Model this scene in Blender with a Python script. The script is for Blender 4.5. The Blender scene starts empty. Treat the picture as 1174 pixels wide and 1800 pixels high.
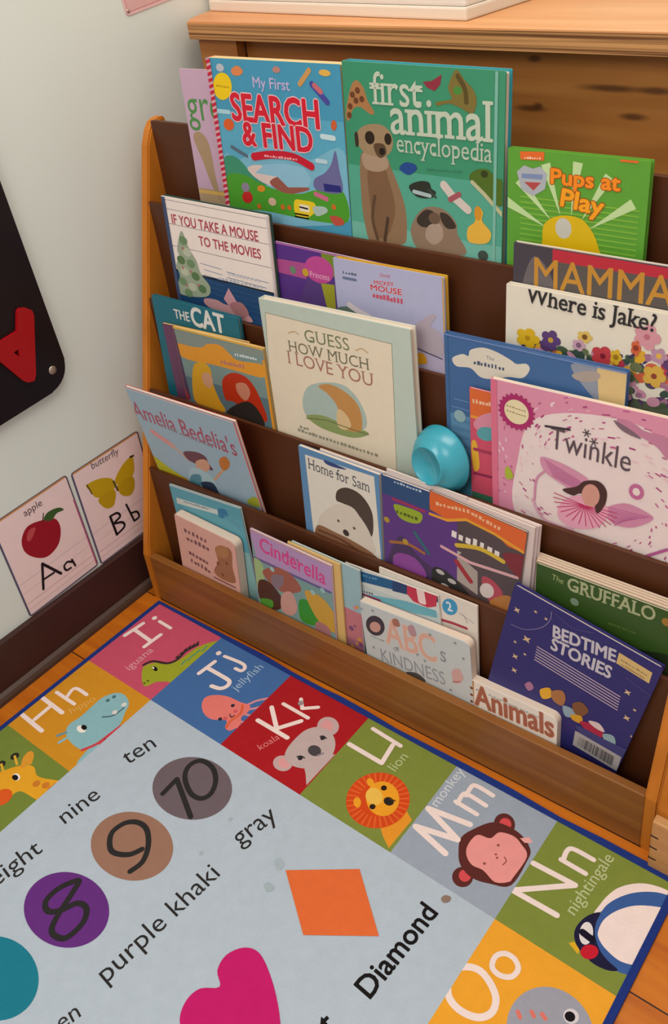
import bpy, bmesh, math, random
from mathutils import Vector, Matrix
from mathutils.geometry import tessellate_polygon

# ------------------------------------------------------------------ camera, world, lights, exposure
C = bpy.context.scene.collection
scene = bpy.context.scene
CAM_LOC = (1.17826, -0.75997, 1.17186)
CAM_ROT = ((0.797944, -0.260612, 0.543477), (0.594846, 0.485888, -0.640368), (-0.097181, 0.834262, 0.542736))
FOCAL_PX, PRINCIPAL_X, PRINCIPAL_Y = 1633.13, 630.23, 774.59
cd = bpy.data.cameras.new('camera')
cam = bpy.data.objects.new('camera', cd)
C.objects.link(cam)
cam.matrix_world = Matrix.Translation(CAM_LOC) @ Matrix(CAM_ROT).to_4x4()
cd.sensor_fit = 'HORIZONTAL'
cd.sensor_width = 36.0
cd.lens = FOCAL_PX * 36.0 / 1174.0
cd.shift_x = -(PRINCIPAL_X - 587.0) / 1174.0
cd.shift_y = (PRINCIPAL_Y - 900.0) / 1174.0
cd.clip_start = 0.02
scene.camera = cam

world = bpy.data.worlds.new('world')
scene.world = world
world.use_nodes = True
bg = world.node_tree.nodes['Background']
bg.inputs[0].default_value = (1.0, 0.95, 0.89, 1)
bg.inputs[1].default_value = 0.60


def lamp(name, loc, target, sx, sy, power, col):
    ld = bpy.data.lights.new(name, 'AREA')
    ld.shape = 'RECTANGLE'
    ld.size, ld.size_y = sx, sy
    ld.energy = power
    ld.color = col
    o = bpy.data.objects.new(name, ld)
    C.objects.link(o)
    o.location = loc
    o.rotation_euler = (Vector(target) - Vector(loc)).to_track_quat('-Z', 'Y').to_euler()
    return o


lamp('ceiling_lamp', (0.75, -0.15, 2.55), (0.75, -0.1, 0), 1.3, 0.7, 21, (1.0, 0.92, 0.83))
lamp('room_lamp', (0.9, -2.2, 2.4), (0.5, 0.1, 0.4), 1.6, 1.0, 27, (1.0, 0.94, 0.88))

vs = scene.view_settings
vs.view_transform = 'Standard'
vs.look = 'None'
vs.gamma = 1.0
vs.use_curve_mapping = False
vs.exposure = 0.0

# ------------------------------------------------------------------ helpers
random.seed(7)
GAIN = 1.0


def lin(hexs):
    out = []
    for i in (0, 2, 4):
        v = int(hexs[i:i + 2], 16) / 255.0
        v = v / 12.92 if v <= 0.04045 else ((v + 0.055) / 1.055) ** 2.4
        out.append(min(v * GAIN, 0.9))
    return (out[0], out[1], out[2], 1.0)


MATS = {}


def plain(name, col, rough=0.5, spec=0.4, noise=0.06, nscale=40.0, metal=0.0, bump=0.0):
    if name in MATS:
        return MATS[name]
    m = bpy.data.materials.new(name)
    m.use_nodes = True
    nt = m.node_tree
    b = nt.nodes['Principled BSDF']
    b.inputs['Roughness'].default_value = rough
    b.inputs['Specular IOR Level'].default_value = spec
    b.inputs['Metallic'].default_value = metal
    tc = nt.nodes.new('ShaderNodeTexCoord')
    nz = nt.nodes.new('ShaderNodeTexNoise')
    nz.inputs['Scale'].default_value = nscale
    nz.inputs['Detail'].default_value = 3
    nt.links.new(tc.outputs['Object'], nz.inputs['Vector'])
    mx = nt.nodes.new('ShaderNodeMix')
    mx.data_type = 'RGBA'
    c = lin(col)
    mx.inputs[6].default_value = tuple(v * (1 - noise) for v in c[:3]) + (1,)
    mx.inputs[7].default_value = tuple(min(v * (1 + noise), 1) for v in c[:3]) + (1,)
    nt.links.new(nz.outputs['Fac'], mx.inputs[0])
    nt.links.new(mx.outputs[2], b.inputs['Base Color'])
    if bump:
        bp = nt.nodes.new('ShaderNodeBump')
        bp.inputs['Strength'].default_value = bump
        bp.inputs['Distance'].default_value = 0.002
        nt.links.new(nz.outputs['Fac'], bp.inputs['Height'])
        nt.links.new(bp.outputs['Normal'], b.inputs['Normal'])
    MATS[name] = m
    return m


def wood(name, c1, c2, stretch=(2, 30, 30), rough=0.42, spec=0.35, ramp=(0.3, 0.7), seams=None, knots=None):
    """Wood with grain running along the axis that has the smallest stretch."""
    m = bpy.data.materials.new(name)
    m.use_nodes = True
    nt = m.node_tree
    N, L = nt.nodes.new, nt.links.new
    b = nt.nodes['Principled BSDF']
    b.inputs['Roughness'].default_value = rough
    b.inputs['Specular IOR Level'].default_value = spec
    tc = N('ShaderNodeTexCoord')
    mp = N('ShaderNodeMapping')
    mp.inputs['Scale'].default_value = stretch
    L(tc.outputs['Object'], mp.inputs['Vector'])
    n1 = N('ShaderNodeTexNoise')
    n1.inputs['Scale'].default_value = 1.6
    n1.inputs['Detail'].default_value = 6
    n1.inputs['Distortion'].default_value = 0.7
    L(mp.outputs['Vector'], n1.inputs['Vector'])
    r = N('ShaderNodeValToRGB')
    r.color_ramp.elements[0].position = ramp[0]
    r.color_ramp.elements[1].position = ramp[1]
    r.color_ramp.elements[0].color = lin(c1)
    r.color_ramp.elements[1].color = lin(c2)
    L(n1.outputs['Fac'], r.inputs['Fac'])
    out = r.outputs['Color']
    if seams:                                  # dark joints between floor boards
        sp = N('ShaderNodeSeparateXYZ')
        L(tc.outputs['Object'], sp.inputs[0])
        md = N('ShaderNodeMath')
        md.operation = 'WRAP'
        md.inputs[1].default_value = seams
        md.inputs[2].default_value = 0.0
        L(sp.outputs['Y'], md.inputs[0])
        lt = N('ShaderNodeMath')
        lt.operation = 'LESS_THAN'
        lt.inputs[1].default_value = 0.002
        L(md.outputs[0], lt.inputs[0])
        mx = N('ShaderNodeMix')
        mx.data_type = 'RGBA'
        mx.inputs[7].default_value = lin('2a1408')
        L(lt.outputs[0], mx.inputs[0])
        L(out, mx.inputs[6])
        out = mx.outputs[2]
    for kx, kz, kr, ks in knots or ():         # dark knots: centre, radius, stretch along the grain
        sb = N('ShaderNodeVectorMath')
        sb.operation = 'SUBTRACT'
        sb.inputs[1].default_value = (kx, 0.03, kz)
        L(tc.outputs['Object'], sb.inputs[0])
        ml = N('ShaderNodeVectorMath')
        ml.operation = 'MULTIPLY'
        ml.inputs[1].default_value = (1 / (kr * ks), 0, 1 / kr)
        L(sb.outputs[0], ml.inputs[0])
        le = N('ShaderNodeVectorMath')
        le.operation = 'LENGTH'
        L(ml.outputs[0], le.inputs[0])
        mr = N('ShaderNodeMapRange')
        mr.inputs['From Min'].default_value = 0.35
        mr.inputs['From Max'].default_value = 1.0
        mr.inputs['To Min'].default_value = 0.8
        mr.inputs['To Max'].default_value = 0.0
        L(le.outputs['Value'], mr.inputs['Value'])
        mx = N('ShaderNodeMix')
        mx.data_type = 'RGBA'
        mx.inputs[7].default_value = lin('4a2812')
        L(mr.outputs[0], mx.inputs[0])
        L(out, mx.inputs[6])
        out = mx.outputs[2]
    L(out, b.inputs['Base Color'])
    MATS[name] = m
    return m


def printed(name, rough, spec, bump=0.0, bscale=300.0, noise=0.05):
    """Printed surface: ink colours come from the mesh's 'ink' attribute."""
    m = bpy.data.materials.new(name)
    m.use_nodes = True
    nt = m.node_tree
    N, L = nt.nodes.new, nt.links.new
    b = nt.nodes['Principled BSDF']
    b.inputs['Roughness'].default_value = rough
    b.inputs['Specular IOR Level'].default_value = spec
    at = N('ShaderNodeAttribute')
    at.attribute_name = 'ink'
    tc = N('ShaderNodeTexCoord')
    nz = N('ShaderNodeTexNoise')
    nz.inputs['Scale'].default_value = 60
    nz.inputs['Detail'].default_value = 4
    L(tc.outputs['Object'], nz.inputs['Vector'])
    mr = N('ShaderNodeMapRange')
    mr.inputs['To Min'].default_value = 1 - noise
    mr.inputs['To Max'].default_value = 1 + noise
    L(nz.outputs['Fac'], mr.inputs['Value'])
    vm = N('ShaderNodeVectorMath')
    vm.operation = 'SCALE'
    L(at.outputs['Color'], vm.inputs[0])
    L(mr.outputs[0], vm.inputs['Scale'])
    L(vm.outputs[0], b.inputs['Base Color'])
    if bump:
        n2 = N('ShaderNodeTexNoise')
        n2.inputs['Scale'].default_value = bscale
        L(tc.outputs['Object'], n2.inputs['Vector'])
        bp = N('ShaderNodeBump')
        bp.inputs['Strength'].default_value = bump
        bp.inputs['Distance'].default_value = 0.0015
        L(n2.outputs['Fac'], bp.inputs['Height'])
        L(bp.outputs['Normal'], b.inputs['Normal'])
    MATS[name] = m
    return m


GLOSS = printed('cover_print', 0.38, 0.35)
RUGPRINT = printed('rug_print', 0.95, 0.08, bump=0.35, bscale=420.0, noise=0.07)
CARDPRINT = printed('card_print', 0.5, 0.3)


def page_mat(name, c1, c2, freq=420.0):
    """Edges of a stack of leaves: fine lines through the thickness."""
    m = bpy.data.materials.new(name)
    m.use_nodes = True
    nt = m.node_tree
    N, L = nt.nodes.new, nt.links.new
    b = nt.nodes['Principled BSDF']
    b.inputs['Roughness'].default_value = 0.7
    tc = N('ShaderNodeTexCoord')
    w = N('ShaderNodeTexWave')
    w.bands_direction = 'Y'
    w.inputs['Scale'].default_value = freq
    w.inputs['Distortion'].default_value = 0.3
    L(tc.outputs['Object'], w.inputs['Vector'])
    mx = N('ShaderNodeMix')
    mx.data_type = 'RGBA'
    mx.inputs[6].default_value = lin(c1)
    mx.inputs[7].default_value = lin(c2)
    L(w.outputs['Fac'], mx.inputs[0])
    L(mx.outputs[2], b.inputs['Base Color'])
    MATS[name] = m
    return m


def props(o, label=None, cat=None, group=None, kind=None):
    for k, v in (('label', label), ('category', cat), ('group', group), ('kind', kind)):
        if v:
            o[k] = v
    return o


def thing(name, label, cat, group=None, loc=(0, 0, 0), rot=(0, 0, 0)):
    o = bpy.data.objects.new(name, None)
    C.objects.link(o)
    o.empty_display_size = 0.05
    o.location = loc
    o.rotation_euler = rot
    return props(o, label, cat, group)


def link(name, bm, mat, parent=None, smooth=False):
    me = bpy.data.meshes.new(name)
    bmesh.ops.recalc_face_normals(bm, faces=bm.faces)
    bm.to_mesh(me)
    bm.free()
    me.materials.append(mat)
    if smooth:
        for p in me.polygons:
            p.use_smooth = True
    o = bpy.data.objects.new(name, me)
    C.objects.link(o)
    if parent:
        o.parent = parent
    return o


def add_box(bm, a, b, bevel=0.0):
    g = bmesh.ops.create_cube(bm, size=1.0)
    vs_ = g['verts']
    for v in vs_:
        v.co = Vector([a[i] + (b[i] - a[i]) * (v.co[i] + 0.5) for i in range(3)])
    if bevel:
        es = list({e for v in vs_ for e in v.link_edges})
        bmesh.ops.bevel(bm, geom=es, offset=bevel, segments=2, affect='EDGES', profile=0.6)
    return bm


def box(name, a, b, mat, parent=None, bevel=0.0):
    return link(name, add_box(bmesh.new(), a, b, bevel), mat, parent)


def add_prism(bm, pts, axis, lo, hi):
    """Outline pts (2D) extruded along axis from lo to hi."""
    def co(p, d):
        if axis == 'x':
            return (d, p[0], p[1])
        if axis == 'y':
            return (p[0], d, p[1])
        return (p[0], p[1], d)
    A = [bm.verts.new(co(p, lo)) for p in pts]
    B = [bm.verts.new(co(p, hi)) for p in pts]
    n = len(pts)
    bm.faces.new(A)
    bm.faces.new(B[::-1])
    for i in range(n):
        bm.faces.new((A[i], A[(i + 1) % n], B[(i + 1) % n], B[i]))
    return bm


def rounded(w, h, rs, x0=0.0, z0=0.0, n=5):
    """Rectangle outline with corner radii rs = (BL, BR, TR, TL)."""
    out = []
    cs = [(x0, z0, 180, rs[0]), (x0 + w, z0, 270, rs[1]), (x0 + w, z0 + h, 0, rs[2]), (x0, z0 + h, 90, rs[3])]
    for i, (cx, cz, a0, r) in enumerate(cs):
        if r <= 0:
            out.append((cx, cz))
            continue
        sx = 1 if i in (0, 3) else -1
        sz = 1 if i in (0, 1) else -1
        for j in range(n + 1):
            a = math.radians(a0 + 90 * j / n)
            out.append((cx + sx * r + r * math.cos(a), cz + sz * r + r * math.sin(a)))
    return out


TEXTS = {}


def glyphs(s, serif=False):
    """Triangles of a line of lettering in em units, with its width and cap height."""
    key = (s, serif)
    if key in TEXTS:
        return TEXTS[key]
    cu = bpy.data.curves.new('lettering', 'FONT')
    cu.body = s
    cu.resolution_u = 3
    o = bpy.data.objects.new('lettering', cu)
    C.objects.link(o)
    me = bpy.data.meshes.new_from_object(o.evaluated_get(bpy.context.evaluated_depsgraph_get()))
    bpy.data.objects.remove(o)
    bpy.data.curves.remove(cu)
    me.calc_loop_triangles()
    co = [(v.co.x, v.co.y) for v in me.vertices]
    tris = [[co[i] for i in t.vertices] for t in me.loop_triangles]
    extra = []
    if serif:
        cnt = {}
        for p in me.polygons:
            for e in p.edge_keys:
                cnt[e] = cnt.get(e, 0) + 1
        for (a, b), n in cnt.items():
            if n != 1:
                continue
            (x1, y1), (x2, y2) = co[a], co[b]
            if abs(y1 - y2) < 0.004 and 0.03 < abs(x1 - x2) < 0.2:
                up = y1 > 0.3
                w = abs(x1 - x2)
                xa, xb = min(x1, x2) - 0.065, max(x1, x2) + 0.065
                ya, yb = (y1 - 0.045, y1) if up else (y1, y1 + 0.045)
                extra.append([(xa, ya), (xb, ya), (xb, yb)])
                extra.append([(xa, ya), (xb, yb), (xa, yb)])
    xs = [p[0] for t in tris for p in t] or [0, 1]
    x0, x1 = min(xs), max(xs)
    tris = [[[(x - x0, y) for x, y in t] for t in part] for part in (tris, extra) if part]
    bpy.data.meshes.remove(me)
    TEXTS[key] = (tris, x1 - x0)
    return TEXTS[key]


def smooth_closed(pts, n=5):
    out = []
    N = len(pts)
    for i in range(N):
        p0, p1, p2, p3 = (Vector(pts[(i + j - 1) % N]) for j in range(4))
        for k in range(n):
            t = k / n
            q = 0.5 * ((2 * p1) + (p2 - p0) * t + (2 * p0 - 5 * p1 + 4 * p2 - p3) * t * t + (3 * p1 - p0 - 3 * p2 + p3) * t ** 3)
            out.append((q.x, q.y))
    return out


def smooth_open(pts, n=5):
    out = []
    N = len(pts)
    for i in range(N - 1):
        p0, p1, p2, p3 = Vector(pts[max(i - 1, 0)]), Vector(pts[i]), Vector(pts[i + 1]), Vector(pts[min(i + 2, N - 1)])
        for k in range(n):
            t = k / n
            q = 0.5 * ((2 * p1) + (p2 - p0) * t + (2 * p0 - 5 * p1 + 4 * p2 - p3) * t * t + (3 * p1 - p0 - 3 * p2 + p3) * t ** 3)
            out.append((q.x, q.y))
    out.append(tuple(pts[-1]))
    return out


def clip_poly(poly, r):
    for ax, lim, sg in ((0, r[0], 1), (1, r[1], 1), (0, r[2], -1), (1, r[3], -1)):
        out = []
        for i in range(len(poly)):
            a, b = poly[i - 1], poly[i]
            da, db = sg * (a[ax] - lim), sg * (b[ax] - lim)
            if (da >= 0) != (db >= 0):
                t = da / (da - db)
                out.append((a[0] + (b[0] - a[0]) * t, a[1] + (b[1] - a[1]) * t))
            if db >= 0:
                out.append(b)
        poly = out
        if len(poly) < 3:
            return []
    return poly


class Print:
    """Ink shapes in millimetres, kept inside a rectangle; later shapes print over earlier ones."""

    def __init__(self, rect):
        self.rect = rect
        self.items = []
        self.layer = 0

    def _put(self, polys, col, overlap=False):
        self.layer += 1
        for p in polys:
            c = clip_poly(p, self.rect)
            if len(c) >= 3:
                if sum(a[0] * b[1] - b[0] * a[1] for a, b in zip(c, c[1:] + c[:1])) < 0:
                    c = c[::-1]
                if overlap:
                    self.layer += 0.1
                self.items.append((c, self.layer, col))

    def poly(self, pts, col):
        tris = tessellate_polygon([[Vector((p[0], p[1], 0)) for p in pts]])
        self._put([[tuple(pts[i]) for i in t] for t in tris], col)

    def rect_(self, x0, z0, x1, z1, col):
        self._put([[(x0, z0), (x1, z0), (x1, z1), (x0, z1)]], col)

    def blob(self, pts, col):
        self.poly(smooth_closed(pts), col)

    def ell(self, pts, col, n=28):
        """centre and the ends of two half axes"""
        c, a, b = (Vector(p) for p in pts)
        a, b = a - c, b - c
        self._put([[tuple(c + a * math.cos(t * 2 * math.pi / n) + b * math.sin(t * 2 * math.pi / n)) for t in range(n)]], col)

    def circ(self, pts, col, k=1.0, n=40):
        c, e = Vector(pts[0]), Vector(pts[1])
        r = (e - c).length * k
        self._put([[(c.x + r * math.cos(t * 2 * math.pi / n), c.y + r * math.sin(t * 2 * math.pi / n)) for t in range(n)]], col)

    def dot(self, pts, r, col, n=14):
        self._put([[(p[0] + r * math.cos(t * 2 * math.pi / n), p[1] + r * math.sin(t * 2 * math.pi / n)) for t in range(n)] for p in pts], col)

    def line(self, pts, w, col, smooth=False, close=False):
        if smooth:
            pts = smooth_closed(pts) + [smooth_closed(pts)[0]] if close else smooth_open(pts)
        elif close:
            pts = list(pts) + [pts[0]]
        polys = []
        for a, b in zip(pts, pts[1:]):
            a, b = Vector(a), Vector(b)
            d = b - a
            if d.length < 1e-6:
                continue
            n = Vector((-d.y, d.x)).normalized() * w / 2
            polys.append([tuple(a + n), tuple(b + n), tuple(b - n), tuple(a - n)])
        for p in pts:
            polys.append([(p[0] + w / 2 * math.cos(t * math.pi / 5), p[1] + w / 2 * math.sin(t * math.pi / 5)) for t in range(10)])
        self._put(polys, col, True)

    def text(self, s, base, col, vs=1.0, weight=0.0, serif=False, halo=None, hw=0.03):
        """lettering along the baseline base[0] -> base[1]"""
        p0, p1 = Vector(base[0]), Vector(base[1])
        d = p1 - p0
        up = Vector((-d.y, d.x)).normalized()
        tris, w = glyphs(s, serif)
        k = d.length / w
        ex, ez = d / w, up * (k * vs)

        def strike(r, n, c):
            for t in range(n):
                o = p0 + (Vector((math.cos(t * 2 * math.pi / n), math.sin(t * 2 * math.pi / n))) * r * k if r else Vector((0, 0)))
                for part in tris:
                    self._put([[tuple(o + ex * x + ez * y) for x, y in t_] for t_ in part], c)
                    self.layer -= 0.75
        if halo:
            strike(weight + hw, 8, halo)
            self.layer += 1
        if weight:
            strike(weight, 6, col)
        strike(0, 1, col)
        self.layer += 1

    def squig(self, base, h, col, n=10, w=None):
        """a line of small print too fine to read"""
        p0, p1 = Vector(base[0]), Vector(base[1])
        d = (p1 - p0) / n
        up = Vector((-d.y, d.x)).normalized() * h
        rnd = random.Random(int(abs(p0.x) * 13 + n))
        polys = []
        for i in range(n):
            a = p0 + d * (i + 0.08)
            f = rnd.uniform(0.55, 1.0)
            b = a + d * rnd.uniform(0.45, 0.85)
            polys.append([tuple(a), tuple(b), tuple(b + up * f), tuple(a + up * f)])
        self._put(polys, col)


def ink_mesh(name, bm, base_hex, pr, place, mat, parent=None, step=0.000018):
    """bm (a solid) coloured base_hex, plus the printed shapes; place(x_mm, z_mm, lift) gives a point."""
    cl = bm.loops.layers.float_color.new('ink')
    base = lin(base_hex)
    bmesh.ops.recalc_face_normals(bm, faces=bm.faces)
    for f in bm.faces:
        for l in f.loops:
            l[cl] = base
    if pr:
        for poly, layer, col in pr.items:
            c = lin(col)
            vs_ = [bm.verts.new(place(x, z, layer * step)) for x, z in poly]
            try:
                f = bm.faces.new(vs_)
            except ValueError:
                continue
            for l in f.loops:
                l[cl] = c
    me = bpy.data.meshes.new(name)
    bm.to_mesh(me)
    bm.free()
    me.materials.append(mat)
    o = bpy.data.objects.new(name, me)
    C.objects.link(o)
    if parent:
        o.parent = parent
    return o


# ------------------------------------------------------------------ materials
M_wall = plain('painted_wall', 'dfe6df', 0.7, 0.25, 0.02, 6.0)
M_base = plain('baseboard_brown', '3b201c', 0.5, 0.4, 0.1, 30.0)
M_shoe = plain('shoe_moulding_brown', '4a362c', 0.5, 0.4, 0.1, 30.0)
M_floor = wood('floor_boards', 'ae560e', 'cc7416', (2.2, 26, 26), 0.38, 0.4, seams=0.183)
M_rack = wood('rack_wood', '7c4a20', '94602a', (1.5, 18, 40), 0.4)
M_rackv = wood('rack_side_wood', 'b0671a', 'c87a26', (20, 20, 2), 0.4)
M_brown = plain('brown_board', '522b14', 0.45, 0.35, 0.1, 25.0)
KNOTS = [(v[0] / 1000, v[1] / 1000, 0.006, s) for v, s in zip([(578.4,909.9),(584.2,850.8),(572.6,847.1),(715.6,845.8),(684.1,878.6),(742.2,878.5)], (2.2, 1.6, 5, 4, 9, 5))]
M_cab = wood('cabinet_ply', '9a5c26', 'b4783a', (1.4, 20, 22), 0.5, knots=KNOTS)
M_slab = wood('cabinet_top_ply', 'd08e58', 'dea46e', (1.4, 20, 20), 0.4)
M_ply = wood('ply_edge', '6a4020', 'c8935c', (0.8, 4, 170), 0.6, ramp=(0.38, 0.6))
M_nb = wood('pale_wood', 'b98450', 'c99660', (1.5, 18, 30), 0.45)
M_white = plain('white_plastic', 'e6e0d8', 0.4, 0.4, 0.02)
M_cream = plain('cream_plastic', 'e2d6c6', 0.45, 0.4, 0.02)
M_black = plain('black_enamel', '160b10', 0.35, 0.35, 0.1)
M_redm = plain('red_magnet_plastic', 'a40812', 0.35, 0.4, 0.04)
M_steel = plain('steel_screw', 'b8a898', 0.3, 0.5, 0.05, metal=0.8)
M_teal = plain('teal_plastic', '3aa0b4', 0.25, 0.5, 0.02)
M_navyedge = plain('rug_binding_navy', '1e3278', 0.85, 0.15, 0.15, 300.0, bump=0.3)
M_page = page_mat('paper_leaves', 'e8d6c4', 'd2bca8')
M_pageyel = page_mat('yellowed_leaves', 'e2c890', 'cfae70')
M_boardpg = page_mat('board_leaves', 'ecd4c8', 'd8bcae', 160.0)

# ------------------------------------------------------------------ the room
WX = -0.062
floor = box('floor', (WX - 0.05, -2.6, -0.03), (2.6, 1.0, 0.0), M_floor)
props(floor, kind='structure')
wl = box('wall_left', (WX - 0.06, -2.6, 0.0), (WX, 1.0, 2.6), M_wall)
props(wl, kind='structure')
wb = box('wall_back', (WX, 0.86, 0.0), (2.6, 0.92, 2.6), M_wall)
props(wb, kind='structure')
bb = box('baseboard_left', (WX, -2.6, 0.0), (-0.05, 0.86, 0.106), M_base, bevel=0.002)
props(bb, kind='structure')
bm = bmesh.new()
add_prism(bm, [(-0.05, 0.0), (-0.040, 0.0), (-0.040, 0.008), (-0.043, 0.014), (-0.05, 0.018)], 'y', -2.6, 0.86)
props(link('trim_1', bm, M_shoe), kind='structure')

# ------------------------------------------------------------------ the display rack
RW, HB, SL = 0.942, 0.1064, 0.2944          # inner width, front board height, slope of the side panels' front edge
TOP = 0.833
ROWZ = [0.7157, 0.565, 0.4144, 0.2748]      # tops of the dividers, back to front


def edge_y(z):
    return SL * (z - HB)


def make_rack(name, label, x0, y0, width, wood_side, wood_front, lap):
    t = thing(name, label, 'book rack', loc=(x0, y0, 0))
    prof = [(0.0, 0.0), (0.25, 0.0), (0.25, TOP - 0.004), (0.246, TOP)]
    yt = edge_y(TOP)
    prof += [(yt + 0.022, TOP), (yt + 0.010, TOP - 0.004), (yt + 0.001, TOP - 0.014), (edge_y(TOP - 0.035), TOP - 0.035), (0.0, HB)]
    for xa, xb in ((-0.018, 0.0), (width, width + 0.018)):
        b = add_prism(bmesh.new(), prof, 'x', xa, xb)
        bmesh.ops.bevel(b, geom=[e for e in b.edges if abs(e.verts[0].co.x - e.verts[1].co.x) < 1e-6], offset=0.0025, segments=2, affect='EDGES')
        link('side_panel', b, wood_side, t)
    if lap:
        fb = box('front_board', (-0.018, -0.014, 0.0), (width + 0.018, 0.0, HB - 0.008), wood_front, t, 0.0025)
        for z in (0.022, 0.045, 0.068):        # end grain of the box joint
            box('joint_slot', (-0.0182, -0.0142, z), (-0.008, -0.002, z + 0.003), M_base, fb)
    else:
        box('front_board', (0.0, 0.001, 0.0), (width, 0.014, HB), wood_front, t, 0.0015)
    floors = [0.655, 0.505, 0.354, 0.205, 0.03]
    for i, z in enumerate(ROWZ):
        y = edge_y(z)
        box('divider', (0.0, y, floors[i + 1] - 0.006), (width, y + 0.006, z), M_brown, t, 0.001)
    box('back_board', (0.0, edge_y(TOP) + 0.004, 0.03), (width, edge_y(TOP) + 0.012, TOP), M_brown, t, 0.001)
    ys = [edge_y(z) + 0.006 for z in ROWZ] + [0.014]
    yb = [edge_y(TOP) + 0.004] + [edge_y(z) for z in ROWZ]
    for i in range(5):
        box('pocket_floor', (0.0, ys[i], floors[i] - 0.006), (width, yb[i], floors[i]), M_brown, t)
    return t


make_rack('book_rack', 'honey-coloured five-tier wooden display rack full of picture books', 0, 0, RW, M_rackv, M_rack, False)
make_rack('book_rack', 'pale wooden rack at right edge, only its corner showing beside the full rack', RW + 0.038, -0.008, 0.5, M_rackv, M_nb, True)

# ------------------------------------------------------------------ the cabinet behind
cab = thing('cabinet', 'plywood cabinet with thick overhanging top standing behind the book rack', 'cabinet', loc=(0, 0.35, 0))
sl = [(-0.018, 0.0), (1.5, 0.0), (1.5, 0.42), (-0.056, 0.42), (-0.056, 0.085), (-0.046, 0.052), (-0.034, 0.022)]
top = link('top_slab', add_prism(bmesh.new(), sl, 'z', 0.926, 0.952), M_slab, cab)
box('edge_band', (-0.018, -0.0015, 0.926), (1.5, 0.0, 0.950), M_ply, top)
box('side_panel', (-0.012, 0.012, 0.0), (0.006, 0.41, 0.926), M_cab, cab)
box('stile', (0.006, 0.012, 0.0), (0.07, 0.03, 0.926), M_cab, cab)
box('front_panel', (0.07, 0.034, 0.0), (1.47, 0.046, 0.926), M_cab, cab)
box('side_panel', (1.47, 0.012, 0.0), (1.488, 0.41, 0.926), M_cab, cab)

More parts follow.
